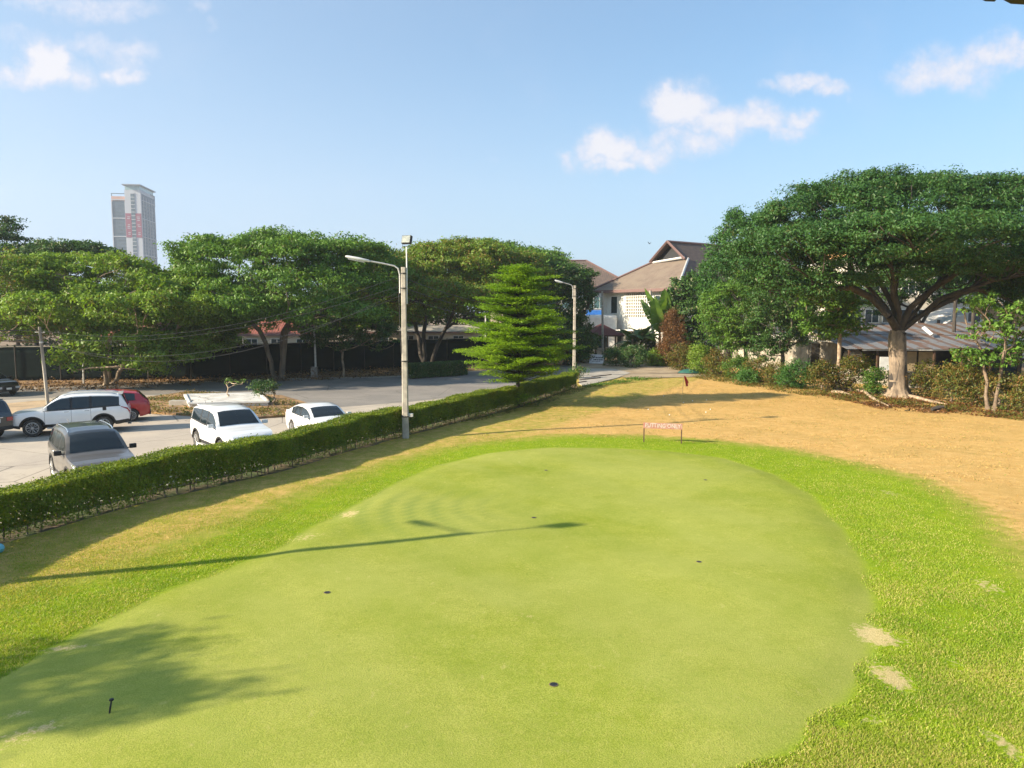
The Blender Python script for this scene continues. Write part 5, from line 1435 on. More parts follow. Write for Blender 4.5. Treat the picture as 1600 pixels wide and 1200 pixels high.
# tower block on the horizon
tb = Vector((PD(182, 480, 680).x, 680, 0)); root = empty('tower_block', tb, R(8), 'hazy high-rise tower on the horizon with dark pink banners', 'tower')
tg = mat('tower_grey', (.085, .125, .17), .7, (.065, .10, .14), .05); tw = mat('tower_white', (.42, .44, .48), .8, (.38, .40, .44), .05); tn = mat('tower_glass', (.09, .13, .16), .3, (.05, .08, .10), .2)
tpk = mat('tower_banner', (.24, .06, .10), .8, (.22, .055, .09), .1); tor = mat('tower_orange', (.42, .25, .20), .8, (.55, .33, .26), .1)
MB().box((6.2, 18, 54), (12.4, 36, 102)).build('side_block', tg, root)
MB().box((19.2, 17, 57.5), (13.6, 38, 115)).build('main_block', tw, root)
MB().box((6.2, 17.9, 107.2), (12.0, 35.6, 4.6)).build('top_band', tor, root)
mb = MB()
for x in (.3, 12.): mb.box((x, 1, 110.6), (.5, .5, 3.0))
mb.box((6.2, 1, 112.0), (12.4, 1.0, .6)); mb.build('roof_frame', tg, root)
mb = MB().box((26.2, 35, 110), (.5, .5, 10)).box((26.2, 30, 115), (.5, 11, .5)); mb.build('roof_frame', tg, root)
mb = MB(); mb.box((19.2, 16, 119.3), (15.6, 42, .9)); mb.build('roof', mat('tower_roof', (.22, .25, .29), .7), root)
MB().box((19.2, 16, 116.9), (12.6, 36, 4.0)).build('crown_glazing', mat('crown_glass', (.30, .42, .42), .25, (.22, .34, .36), .2), root)
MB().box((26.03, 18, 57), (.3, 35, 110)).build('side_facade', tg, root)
mb = MB(); mb.box((19.2, -2.05, 57), (3.4, .5, 110)); mb.build('window_strip', tn, root)
mb = MB()
for i in range(34): mb.box((19.2, -2.35, 3 + i * 3.3), (3.4, .3, .55))
for i in range(7): mb.box((6.2, -.15, 8 + i * 16.4), (12.4, .8, .7)); mb.box((26.3, 18, 8 + i * 16.4), (.7, 35, .6))
for x in (.4, 11.9): mb.box((x, -.2, 54), (.7, .6, 102))
mb.build('floor_bands', tw, root)
mb = MB()
for i in range(33):
    z = 4 + i * 3.15
    for x in (2.2, 4.1, 5.6, 7.3, 9.0, 10.5): mb.box((x, -.05, z), (1.0, .25, 1.7))
    for y in range(11): mb.box((26.22, 2.4 + y * 3.1, z + .2), (.2, 1.5, 1.6))
o = mb.build('windows', tn, root); o['kind'] = 'stuff'
mb = MB()
for i in range(5): mb.box((26.25, 4 + i * 7.4, 56), (.5, .5, 108))
mb.build('mullion_fins', tw, root)
for x0, wdt in ((14.8, 5.0), (23.4, 5.0)):
    bn = MB().box((x0, -2.1, 83.5), (wdt, .3, 21.5)).build('banner', tpk, root)
    mk = MB(); rr4 = random.Random(int(x0))
    for k in range(3):
        for j in range(rr4.choice((2, 3, 3))):
            ln = rr4.uniform(1.6, 2.8); mk.box((x0 + .2 + rr4.uniform(-.3, .3), -2.3, 91 - k * 7 - j * 1.5), (ln, .15, .55))
    mk.build('banner_lettering', tw, bn)

# right hand apartment blocks, glimpsed through the big tree
cream = mat('apartment_cream', (.60, .54, .44), .85, (.52, .47, .38), .5, grime=.15); orange = mat('apartment_sunlit', (.66, .36, .16), .85, (.60, .33, .15), .5)  # the orange has warm sunlight on plaster put into its colour
def block(label, px0, px1, py_top, d, py_band, floors, cols):
    a, b = PD(px0, 560, d).x, PD(px1, 560, d).x; zt = PD(800, py_top, d).z; zb = PD(800, py_band, d).z
    root = empty('apartment_block', ((a + b) / 2, d, 0), 0, label, 'building'); hw = (b - a) / 2
    MB().box((0, 5, zb / 2), (hw * 2, 10, zb)).build('wall', cream, root)
    MB().box((0, 5.05, (zb + zt) / 2), (hw * 2 - .3, 9.8, zt - zb)).build('upper_storey', orange, root)
    MB().box((0, 5, zb), (hw * 2 + .5, 10.5, .22)).build('cornice', M['white_paint'], root)
    mb = MB(); roof_quad(mb, [(-hw - .4, -.4, zt), (hw + .4, -.4, zt), (hw + .4, 5, zt + 1.6), (-hw - .4, 5, zt + 1.6)], 0); roof_quad(mb, [(hw + .4, 10.4, zt), (-hw - .4, 10.4, zt), (-hw - .4, 5, zt + 1.6), (hw + .4, 5, zt + 1.6)], 0); mb.build('roof', M['tile_brown'], root)
    for f_ in range(floors):
        for c_ in range(cols):
            window(root, (-hw + (c_ + .5) * 2 * hw / cols, 0, 1.8 + f_ * 3.0), (1, 0, 0), 1.4, 1.4, M['glass_dark'], M['white_paint'], 1)
    return root


block('cream apartment house with upper storey coloured orange as in sunlight behind the trunk of the spreading tree', 1318, 1455, 372, 78, 405, 3, 5)
block('pale apartment house reaching the right edge, partly hidden by the crown', 1462, 1760, 398, 84, 420, 3, 8)
# white barrel canopy
a, b = PD(1470, 510, 70), PD(1640, 510, 70); root = empty('arched_canopy', ((a.x + b.x) / 2, 70, 0), 0, 'white arched canopy roof beyond the rusty shed', 'canopy')
mb = MB(); hw = (b.x - a.x) / 2
for i in range(14):
    t0, t1 = -1 + 2 * i / 14, -1 + 2 * (i + 1) / 14
    z0, z1_ = 3.9 + 1.8 * (1 - t0 * t0), 3.9 + 1.8 * (1 - t1 * t1); mb.quad((t0 * hw, 0, z0), (t1 * hw, 0, z1_), (t1 * hw, 6, z1_), (t0 * hw, 6, z0))
o = mb.build('roof', M['white_paint'], root, smooth=True); md = o.modifiers.new('thickness', 'SOLIDIFY'); md.thickness = .12
for x in (-hw, -hw * .33, hw * .33, hw): MB().box((x, .4, 2.3), (.2, .2, 4.4)).build('post', M['black'], root)
# the corrugated shed
d1, d2 = 56., 66.; xa, xb = PD(1322, 543, d1).x, PD(1690, 543, d1).x
root = empty('corrugated_shed', ((xa + xb) / 2, d1, 0), 0, 'long low shed under rusty corrugated roof sheets behind the shrubs', 'shed'); hw = (xb - xa) / 2
zl, zh_ = PD(800, 545, d1).z, PD(800, 507, d2).z
rgs = random.Random(9)
mb = MB(); n = 14
for i in range(n):
    x0, x1 = -hw + 2 * hw * i / n, -hw + 2 * hw * (i + 1) / n + .1
    dz = rgs.uniform(0, .07); y0 = rgs.uniform(-.35, .1); lf = -.6 * max(0, (i - 9)) / 5
    for (ya, yb) in ((y0, 5.2), (5.0, 10.3 + rgs.uniform(-.4, .4))):
        za, zb2 = zl + (zh_ - zl) * ya / 10 + dz, zl + (zh_ - zl) * yb / 10 + dz
        if ya > 4: za += .05; zb2 += .05
        roof_quad(mb, [(x0, ya, za), (x1, ya, za), (x1, yb, zb2), (x0, yb, zb2)], 0)
o = mb.build('roof', M['corrugated'], root); md = o.modifiers.new('thickness', 'SOLIDIFY'); md.thickness = .015
mb = MB(); mb.box((0, 6.5, 1.3), (2 * hw, .15, 2.6)); mb.build('back_wall', mat('shed_shade', (.07, .06, .05), .9, (.03, .03, .03), 1), root)  # dark colour stands in for the shade under the shed roof
for x in np.linspace(-hw + .3, hw - .3, 9): MB().box((x, .1, zl / 2), (.13, .13, zl)).build('post', M['wood_dark'], root)
MB().box((-hw + 4.6, -.05, zl - .08), (6.8, .1, .12)).build('gutter', M['galv'], root)
tan = mat('shed_panel', (.36, .28, .16), .9, (.28, .22, .13), 2, grime=.4)
for px in (1421, 1448): p = PD(px, 562, d1 + .5); MB().box((p.x - (xa + xb) / 2, .6, 1.15), (1.15, .06, 2.1)).build('wall_panel', tan, root)
p = PD(1383, 562, d1 - 1.); wbx = empty('white_board', (p.x, d1 - 1., 0), 0, 'upright white board beside the trunk under the shed eave', 'board')
MB().box((0, 0, 1.15), (.78, .05, 1.5)).build('panel', M['white_paint'], wbx)
for sx in (-.33, .33): MB().box((sx, .05, .6), (.05, .05, 1.2)).build('leg', M['wood_dark'], wbx)
for i, (px, py0, py1) in enumerate(((1493, 470, 512), (1522, 476, 540))):
    t_ = PD(px, py0, 62); root = empty('dark_post', (t_.x, 62, 0), 0, ['left one of two dark posts standing up through the shed roof', 'right one of two dark posts standing up through the shed roof'][i], 'post', 'dark posts at the shed')
    MB().tube([(0, 0, 0), (0, 0, t_.z)], [.17, .14], 8).build('shaft', M['bark_dark'], root); MB().lathe([(.02, 0), (.2, 0), (.2, .06), (.02, .06)], (0, 0, t_.z), sides=8).build('cap', M['bark_dark'], root)
# upturned sheet on the roof
p = PD(1449, 517, 60); o = MB().box((0, 0, 0), (.28, .04, 1.0), Matrix.Rotation(R(-28), 3, 'Y') @ Matrix.Rotation(R(-50), 3, 'X')).build('loose_sheet', M['white_paint']); o.location = p; tag(o, 'loose white strip lying on the rusty shed roof', 'sheet')
# high boundary wall with a row of balusters
wa, wb_ = Vector((PD(1120, 560, 74).x, 74, 0)), Vector((PD(1307, 560, 61).x, 61, 0)); dv = wb_ - wa; Lw = dv.length; rzw = math.atan2(dv.y, dv.x)
zt = PD(800, 535, 61).z; root = empty('boundary_wall', wa, rzw, 'stained old concrete boundary wall topped with short balusters', 'wall')
MB().box((Lw / 2, 0, zt / 2), (Lw, .2, zt)).build('wall_panel', M['concrete_old'], root)
mb = MB()
for i in range(int(Lw / .2)): mb.box((.1 + i * .2, 0, zt + .2), (.08, .08, .36))
bl_ = mb.build('balusters', M['house_wall'], root); bl_['kind'] = 'stuff'
MB().box((Lw / 2, 0, zt + .42), (Lw, .14, .07)).build('top_rail', M['house_wall'], root)
for i in range(6): MB().box((i * Lw / 5, -.03, zt / 2), (.24, .3, zt + .1)).build('pier', M['concrete_old'], root)
# low wall behind the shrubs
a, b = P(1300, 596), P(1520, 612); dv = b - a; root = empty('low_wall', a, math.atan2(dv.y, dv.x), 'low grey concrete wall showing behind the shrubs beside the trunk', 'wall')
MB().box((dv.length / 2, 0, .5), (dv.length, .18, 1.05)).build('wall_panel', M['concrete_old'], root); MB().box((dv.length / 2, 0, 1.06), (dv.length + .1, .26, .07)).build('coping', M['path'], root)
# water tank
p = PD(1332, 570, 59); root = empty('water_tank', (p.x, 59, 0), 0, 'ribbed pale round water tank with a blue cap beside the shed', 'water tank')
MB().lathe([(.9, 0), (.95, .08), (.95, .7), (.9, .75)], sides=24).build('base', M['concrete_old'], root)
prof = [(.66, .75)]
for i in range(9): z = .8 + i * .13; prof += [(.70, z), (.70, z + .08), (.665, z + .1)]
prof += [(.6, 2.05), (.35, 2.2), (.2, 2.22), (.2, 2.26)]
MB().lathe(prof, sides=28).build('tank', mat('tank_steel', (.62, .58, .54), .35, (.5, .47, .44), 2, metal=.3), root, smooth=True)
MB().lathe([(.2, 0), (.22, .02), (.22, .22), (.1, .26)], (-.22, 0, 2.22), sides=14).build('cap', mat('cap_blue', (.03, .25, .55), .5), root)
# green upturned boat shaped cover near the bushes
p = P(1078, 584); root = empty('green_cover', p, -.15, 'dark green upturned tub lying below the bushes', 'tub')
mb = MB(); mb.lathe([(1.0, .02), (1.02, .08), (.88, .22), (.55, .36), (.1, .42)], sides=22); o = mb.build('shell', mat('tub_green', (.02, .10, .075), .5, (.015, .07, .06), 3), root, smooth=True); o.scale = (1.0, .5, 1)
MB().lathe([(1.0, 0), (1.08, .03), (1.08, .07), (1.0, .09)], sides=22).build('rim', M['black'], root).scale = (1.0, .5, 1)


def skinned(name, chains, material, parent, sub=1):
    """one smooth body grown over connected joints: chains = lists of (point, radius), sharing points by position"""
    vs = []; rs = []; idx = {}; es = []
    for ch in chains:
        last = None
        for p, r in ch:
            k = tuple(round(c, 4) for c in p)
            if k not in idx: idx[k] = len(vs); vs.append(p); rs.append(r)
            if last is not None: es.append((last, idx[k]))
            last = idx[k]
    me = bpy.data.meshes.new(name); me.from_pydata(vs, es, []); o = bpy.data.objects.new(name, me); col.objects.link(o); o.parent = parent
    md = o.modifiers.new('skin', 'SKIN'); md.use_smooth_shade = True
    for i, sv_ in enumerate(me.skin_vertices[0].data): sv_.radius = (rs[i], rs[i]); sv_.use_root = i == 0
    o.modifiers.new('sub', 'SUBSURF').levels = sub; o.modifiers['sub'].render_levels = sub
    me.materials.append(material); return o


p = PD(1343, 570, 57.4); root = empty('person', (p.x, 57.4, 0), 2.4, 'person in a white shirt bending slightly beside the water tank', 'person')
skin = mat('skin', (.30, .17, .11), .6, (.27, .15, .10), 9); hair = mat('hair', (.015, .012, .01), .7); cloth = mat('shirt_white', (.80, .80, .82), .85, (.7, .7, .73), 9); trs = mat('trousers', (.06, .06, .08), .9)
body = [[((0, 0, .95), .13), ((0, -.03, 1.15), .13), ((0, -.09, 1.38), .15), ((0, -.13, 1.50), .06), ((0, -.17, 1.60), .085), ((0, -.19, 1.70), .09), ((0, -.18, 1.77), .06)]]
for s in (-1, 1):
    body.append([((0, -.09, 1.38), .15), ((s * .17, -.10, 1.42), .062), ((s * .23, -.14, 1.17), .045), ((s * .16, -.34, 1.02), .035), ((s * .14, -.42, 1.0), .03)])
    body.append([((0, 0, .95), .13), ((s * .10, 0, .86), .095), ((s * .11, -.04, .48), .062), ((s * .12, 0, .10), .042), ((s * .12, -.16, .04), .036)])
bd = skinned('body', body, skin, root)
skinned('shirt', [[((0, 0, .90), .155), ((0, -.03, 1.15), .155), ((0, -.09, 1.37), .17), ((0, -.12, 1.46), .09)], [((0, -.09, 1.37), .17), ((.18, -.10, 1.41), .078), ((.225, -.13, 1.2), .065)], [((0, -.09, 1.37), .17), ((-.18, -.10, 1.41), .078), ((-.225, -.13, 1.2), .065)]], cloth, root)
skinned('trousers', [[((0, 0, .95), .14), ((.10, 0, .84), .105), ((.11, -.04, .48), .078), ((.12, 0, .12), .06)], [((0, 0, .95), .14), ((-.10, 0, .84), .105), ((-.11, -.04, .48), .078), ((-.12, 0, .12), .06)]], trs, root)
skinned('hair', [[((0, -.17, 1.72), .098), ((0, -.15, 1.79), .07)]], hair, root)
MB().box((0, -.285, 1.66), (.022, .03, .03)).build('nose', skin, bd)

# eave of the building the picture was taken from, top right corner
e0 = empty('roof_eave', (0, 0, 0), 0, 'dark scalloped tile eave poking into the top right corner', 'eave')
mb = MB(); yA = 4.0
for (pa, pb, pt) in ((1532, 1554, 2.6), (1566, 1604, 7.5), (1608, 1650, 9), (1655, 1700, 10)):
    a, b = PD(pa, pt * .1, yA), PD(pb, pt, yA); c1 = PD(pa + (pb - pa) * .35, pt * .8, yA)
    zt_ = a.z + .12
    f0 = [Vector((a.x - .03, yA, zt_)), Vector((a.x, yA, a.z + .005)), Vector((c1.x, yA, c1.z)), Vector((b.x, yA, b.z)), Vector((b.x + .004, yA, zt_))]
    f1 = [v + Vector((0, -1.6, .35)) for v in f0]
    mb.poly(f0[::-1]); mb.poly(f1)
    for i in range(5): mb.quad(f0[i], f0[(i + 1) % 5], f1[(i + 1) % 5], f1[i])
mb.build('tiles', mat('eave_dark', (.035, .035, .04), .7), e0)
# a bird far off
bp = PD(1015, 381, 70); root = empty('bird', bp, .6, 'tiny dark bird flying in the open sky above the gable', 'bird')
skinned('body', [[((0, -.09, 0), .012), ((0, -.05, 0), .03), ((0, .04, .01), .028), ((0, .12, .02), .01)], ], M['black'], root)
for s in (-1, 1):
    mb = MB(); mb.poly([(0, -.04, .01), (s * .14, -.03, .12), (s * .25, .02, .2), (s * .13, .05, .1), (0, .04, .01)]); mb.poly([(0, -.04, .0), (0, .04, .0), (s * .13, .05, .09), (s * .25, .02, .19), (s * .14, -.03, .11)]); mb.build('wing', M['black'], root)

# ------------------------------------------------------------------ trees
B = lambda px, py, z=LOTZ: P(px, py, z)
# behind-the-fence trees of the left side
t = B(170, 602); tree('rain_tree', 'light green open crowned tree with bare pale limbs, behind the white side-on SUV', 'tree', t, 2.2, .20,
     [(135, 432, 110, 34), (240, 462, 100, 32, -1), (95, 455, 70, 30), (180, 480, 150, 30, -2), (110, 505, 90, 20, -2), (250, 500, 100, 32, 1), (190, 540, 90, 26, -2.5), (60, 425, 50, 26, 2), (230, 560, 60, 24, -3), (140, 560, 50, 16, -3), (290, 545, 50, 24, -1)], t.y, M['leaf_mid'], M['bark_light'], 1.2, .72, .6, 120, .26, .12, 21, 'trees along the net fence', .35, (.3, 0), stems=3, rough=4, holes=.26, up=.6)
t = B(438, 594); tree('rain_tree', 'broad dark green umbrella tree with many rising limbs, in the middle of the row', 'tree', t, 3.0, .24,
     [(405, 415, 130, 46), (480, 405, 110, 36, 2), (520, 440, 100, 44, 1), (340, 440, 80, 40), (430, 395, 90, 26, 1), (560, 420, 70, 36, 3), (400, 480, 130, 22, -2), (500, 490, 100, 22, -2), (440, 450, 120, 30, -3), (330, 500, 60, 24)], t.y, M['leaf_rain'], M['bark'], 1.25, .8, .55, 140, .25, .11, 22, 'trees along the net fence', .3, stems=3, rough=4, holes=.24, up=.6)
t = B(300, 596) + Vector((0, 3, 0)); tree('rain_tree', 'drooping leafy tree hiding the fence left of the big dark umbrella tree', 'tree', t, 2.6, .17,
     [(310, 452, 54, 30), (315, 480, 76, 36), (270, 500, 60, 30), (320, 520, 60, 30), (340, 545, 40, 20), (265, 530, 50, 26)], t.y, M['leaf_mid'], M['bark'], 1.1, .7, .6, 120, .25, .11, 23, 'trees along the net fence', .5, rough=3, holes=.25)
t = B(536, 590); tree('small_tree', 'small tree with a pale forked trunk under the dark crowns by the fence', 'tree', t, 2.0, .09,
     [(530, 525, 52, 22), (565, 512, 48, 20), (500, 505, 40, 18), (590, 530, 30, 14), (545, 495, 60, 20)], t.y, M['leaf_dark'], M['bark_light'], .9, .5, .55, 80, .24, .10, 24, 'trees along the net fence', .3)
t = B(666, 577); tree('rain_tree', 'wide green tree with dark diverging trunks right of the tall lamp post', 'tree', t, 2.4, .26,
     [(640, 425, 90, 34), (720, 415, 100, 36, 2), (790, 425, 70, 36, 3), (590, 450, 50, 34), (660, 460, 110, 26, -2), (740, 455, 90, 30, 1), (610, 490, 60, 26, -1), (690, 395, 50, 14, 2)], t.y, M['leaf_olive'], M['bark_dark'], 1.3, .85, .55, 140, .28, .12, 25, 'trees along the net fence', .2, stems=3, rough=4, holes=.24, up=.6)
t = Vector((PD(790, 560, 92).x, 92, 0)); tree('rain_tree', 'tall tree showing behind the top of the bright tiered tree', 'tree', t, 4, .3,
     [(770, 412, 80, 30), (830, 425, 60, 36), (860, 440, 40, 34), (720, 400, 60, 20), (800, 460, 90, 40), (760, 395, 40, 14)], 92, M['leaf_rain'], M['bark'], 1.6, 1.2, .42, 170, .36, .16, 26, 'trees along the net fence', .2, rough=4, holes=.15)
t = Vector((PD(884, 565, 76).x, 76, 0)); tree('dark_tree', 'dark dense tree directly behind the second lamp post', 'tree', t, 2.0, .2,
     [(880, 440, 38, 26), (895, 470, 32, 40), (870, 510, 45, 40), (900, 530, 30, 30), (878, 550, 40, 20), (905, 430, 20, 14)], 76, M['leaf_dark'], M['bark_dark'], .95, .65, .7, 110, .27, .13, 27, None, .6)
t = Vector((PD(60, 590, 74).x, 74, LOTZ)); tree('dark_tree', 'tall dark tree standing up at the left edge behind the light green one', 'tree', t, 5, .3,
     [(5, 375, 28, 24), (15, 410, 50, 34), (110, 398, 66, 20), (60, 415, 60, 26), (150, 400, 30, 14), (60, 460, 80, 40), (0, 350, 16, 12), (-60, 400, 50, 60)], 74, M['leaf_dark'], M['bark_dark'], 1.25, .8, .5, 110, .3, .14, 28, None, .3)
t = B(-60, 612); tree('dry_tree', 'half bare tree with yellowing leaves and a tangle of grey twigs at the left edge', 'tree', t, 2.5, .2,
     [(15, 415, 34, 24), (0, 450, 40, 30), (-60, 430, 60, 50), (20, 510, 60, 26), (40, 480, 30, 20), (-70, 500, 70, 40)], t.y, M['leaf_olive'], M['bark_light'], 1.15, .7, .6, 46, .24, .10, 29, None, .4, stems=2)
for i, (px, pyt, rx, d, lf, lab) in enumerate(((230, 440, 90, 110, 'leaf_mid', 'distant tree filling the gap below the tower'), (620, 410, 70, 104, 'leaf_rain', 'distant tree rising behind the lamp arm of the tall post'), (30, 430, 120, 100, 'leaf_dark', 'distant dark tree behind the left edge of the row'), (560, 425, 60, 90, 'leaf_dark', 'distant dark tree between the two umbrella trees'),
     (700, 425, 110, 108, 'leaf_dark', 'distant dark tree behind the wide tree right of the tall lamp post'), (345, 450, 100, 96, 'leaf_dark', 'distant dark tree behind the broad umbrella tree'))):
    t = Vector((PD(px, 560, d).x, d, LOTZ))
    tree('background_tree', lab, 'tree', t, 3, .25, [(px, pyt + 30, rx, 34), (px - rx * .5, pyt + 50, rx * .7, 36), (px + rx * .5, pyt + 55, rx * .7, 36), (px, pyt + 80, rx * 1.1, 34)], d, M[lf], M['bark'], 1.9, 1.2, .6, 90, .45, .22, 40 + i, 'far trees behind the fence', .2)

# the bright tiered tree
def tiered_tree():
    rg = np.random.default_rng(77); base = P(809, 634); root = empty('tiered_tree', base, 0, 'bright green tiered tree with flat layers of foliage, growing at the hedge', 'tree')
    d = base.y; s = d / F
    tiers = [(586, 765, 868, .50), (572, 712, 880, .7), (560, 700, 900, 1), (546, 716, 905, 1), (530, 728, 898, 1), (516, 722, 890, 1), (500, 750, 898, .8), (484, 752, 868, .8), (468, 758, 858, .8), (452, 760, 850, .75), (438, 768, 842, .7), (426, 780, 832, .6), (418, 796, 822, .5), (436, 812, 878, .35)]
    cs = []; brs = []
    H_ = PD(809, 414, d).z
    for (py, x0, x1, dn) in tiers:
        z = PD(809, py, d).z - base.z
        xl, xr = (x0 - 809) * s, (x1 - 809) * s
        nb = int(19 * dn + 5)
        for k in range(nb):
            a = 2 * math.pi * k / nb + rg.uniform(-.2, .2) + py
            ca, sa = math.cos(a), math.sin(a)
            reach = (xr if ca > 0 else -xl) * abs(ca) + (abs(xl) + abs(xr)) * .5 * abs(sa)
            if (ca > 0 and xr < 0) or (ca < 0 and xl > 0): continue
            reach *= rg.uniform(.40, .90) * (1 + .12 * math.sin(a * 3 + py)); tip = np.array([ca * reach, sa * reach * .95, z + rg.uniform(-.30, .26) + .12 * math.sin(a * 2 + py * .7) + .05 * reach])
            brs.append((z - .18 - .1 * reach, tip))
            nseg = max(2, int(reach / .33))
            for j in range(1, nseg + 1):
                u_ = (j / nseg) ** .85
                if u_ < .25: continue
                c = np.array([tip[0] * u_, tip[1] * u_, (z - .18) * (1 - u_) + tip[2] * u_]); c[:2] += rg.normal(size=2) * .10; cs.append(c)
                if rg.random() < .7: c2 = c.copy(); c2[:2] += np.array([-sa, ca]) * rg.choice((-1, 1)) * rg.uniform(.2, .45); cs.append(c2)
    cs = np.array(cs); n = len(cs); per = 46
    pos = np.repeat(cs, per, 0) + rg.normal(size=(n * per, 3)) * [.20, .20, .045]
    v, f = leaf_quads(rg, pos, rg.normal(size=pos.shape) * .35 + [0, 0, 1.1], .12, .065, .1)
    np_mesh('crown', v, f, M['leaf_tier'], root)
    mb = MB(); mb.tube([(0, 0, -.15), (.02, 0, .5), (-.02, .02, 2.5), (.03, 0, 5.), (.0, 0, H_ - .4)], [.13, .11, .09, .06, .02], 8)
    for zb, tip in brs:
        a = Vector((0, 0, max(.9, zb))); t_ = Vector(tip); mb.tube([a, a.lerp(t_, .5) + Vector((0, 0, -.04)), t_], [.032, .02, .007], 4, False)
    mb.build('trunk', M['bark_dark'], root, smooth=True)
    # suckers at the foot
    pos = rg.normal(size=(900, 3)) * [.42, .35, .16] + [0, -.1, .45]; pos = pos[pos[:, 2] > .05]
    v, f = leaf_quads(rg, pos, rg.normal(size=pos.shape) * .4 + [0, 0, 1], .11, .06); np_mesh('suckers', v, f, M['leaf_tier'], root)


tiered_tree()
# small ones on the traffic island
t = B(357, 619, .10); tree('sapling', 'spindly half bare sapling growing out of the white platform', 'sapling', t, .5, .035, [(356, 600, 6, 8), (370, 596, 12, 5)], t.y, M['leaf_bright'], M['bark_light'], .42, .2, .7, 14, .12, .05, 31, bottom=.5)
t = B(422, 634, LOTZ + .1); tree('small_tree', 'small round bushy tree with twisted stems beside the white platform', 'tree', t, .7, .07, [(414, 606, 15, 10), (408, 612, 9, 7), (422, 602, 8, 6)], t.y, M['leaf_dark'], M['bark_light'], .42, .3, .8, 90, .10, .05, 32, bottom=.7, stems=2)

# clipped dark hedge in the shade beyond the road
a, b = P(636, 592, LOTZ), P(724, 586, LOTZ); root = empty('dark_hedge', (a + b) / 2, math.atan2(b.y - a.y, b.x - a.x), 'short dark clipped hedge in the shade beyond the road', 'hedge')
Lh = (b - a).length; rgh = np.random.default_rng(6); n = 14000; q = rgh.uniform([-Lh / 2, -.6, .08], [Lh / 2, .6, 1.2], (n, 3)); ax2 = rgh.integers(0, 3, n)
q[:, 1] = np.where(ax2 == 0, -.6 + rgh.normal(size=n) * .04, q[:, 1]); q[:, 2] = np.where(ax2 == 1, 1.2 + rgh.normal(size=n) * .03, q[:, 2])
v, f = leaf_quads(rgh, q, rgh.normal(size=(n, 3)) + [0, -.5, .8], .13, .08); np_mesh('foliage', v, f, M['leaf_dark'], root)
mb = MB()
for k in range(24): x = -Lh / 2 + Lh * (k + .5) / 24; mb.tube([(x, 0, -.05), (x + .05, .05, .8)], .02, 4)
mb.build('stems', M['bark'], root)

# right side: the great spreading tree
t = P(1404, 619); D = t.y
tree('spreading_tree', 'huge dark umbrella tree with a thick sunlit trunk at the right', 'tree', t, 4.0, .46,
     [(1395, 340, 150, 56, 1), (1295, 345, 110, 52, 0), (1510, 338, 130, 58, 1), (1235, 375, 84, 44, 0), (1590, 350, 110, 60, 1), (1190, 410, 62, 36, 0), (1670, 390, 90, 60, 1),
      (1340, 325, 90, 54, 3), (1460, 322, 110, 52, 3), (1440, 408, 110, 24, -3.5), (1330, 402, 100, 28, -4), (1250, 420, 66, 32, -2), (1560, 412, 100, 30, -3), (1640, 455, 80, 40, 0), (1400, 372, 150, 32, -5), (1520, 372, 130, 34, -4), (1290, 378, 90, 34, -4), (1620, 400, 90, 44, -3), (1215, 445, 50, 20, -1), (1330, 438, 40, 12, -3), (1500, 428, 60, 14, 2), (1265, 458, 46, 16, -2), (1580, 440, 50, 18, 1)],
     D, M['leaf_right'], M['bark_dark'], 1.05, .74, .48, 190, .20, .075, 51, None, .2, (-.2, 0), 200,
     flare=.75, rough=3, holes=.3, limbs=((-6.6, -1.5, 7.9), (-4.6, 2.0, 8.9), (-2.4, -2.5, 9.2), (.3, 1.5, 10), (2.9, -2.2, 8.9), (5.4, 1.5, 9.0), (7.2, -1.6, 7.9), (-1.4, 3., 9.4), (9.2, .5, 8.1)))
for o in bpy.data.objects:
    if o.get('label', '').startswith('huge dark umbrella'):
        spread = o
# lower trunk with its pale bark and root flare, and the bare surface roots
rgt = random.Random(12)
mb = MB(); rings = []
for i, (z, r) in enumerate(((-.15, 1.05), (.05, .82), (.25, .66), (.6, .56), (1.2, .51), (2.2, .50), (3.1, .52), (3.7, .50), (4.1, .40))):
    ring = []
    for k in range(20):
        an = 2 * math.pi * k / 20; fl = 1 + (.28 * max(0, 1 - z / .7)) * math.cos(5 * an + .6) + .05 * math.sin(3 * an + z * 2)
        ring.append(len(mb.v)); mb.v.append((r * fl * math.cos(an) - .07 * z, r * fl * math.sin(an), z))
    rings.append(ring)
for r0, r1 in zip(rings, rings[1:]):
    for k in range(20): mb.face((r0[k], r0[(k + 1) % 20], r1[(k + 1) % 20], r1[k]))
mb.build('lower_trunk', M['bark_tan'], spread, smooth=True)
for (x1, y1), (x2, y2), r, lab in (((1395, 617), (1292, 606), .13, 'long pale surface root running left from the great trunk'), ((1352, 612), (1388, 634), .11, 'thick pale dead branch lying in front of the great trunk'), ((1300, 612), (1335, 618), .10, 'broken pale stick left of the great trunk'), ((1415, 618), (1480, 632), .13, 'low surface root running right from the great trunk'), ((1340, 610), (1470, 626), .06, 'dark thin fallen branch curving under the great trunk')):
    a, b = P(x1, y1, .06), P(x2, y2, .05); m1 = a.lerp(b, .35) + Vector((rgt.uniform(-.3, .3), rgt.uniform(-.3, .3), .06)); m2 = a.lerp(b, .7) + Vector((rgt.uniform(-.3, .3), rgt.uniform(-.3, .3), .02))
    o = MB().tube([p - a for p in (a, m1, m2, b)], [r, r * .9, r * .7, r * .25], 7).build('surface_root' if 'root' in lab else 'fallen_branch', M['bark_dark'] if 'dark' in lab else M['bark_light'], smooth=True); o.location = a; tag(o, lab, 'root' if 'root' in lab else 'branch')
lg = P(1466, 640, .1); o = MB().tube([(-.35, 0, 0), (.0, .02, .1), (.3, 0, .16)], [.10, .12, .07], 7).build('log', M['bark_dark'], smooth=True); o.location = lg; tag(o, 'short dark log end lying on the dry grass at right', 'log')
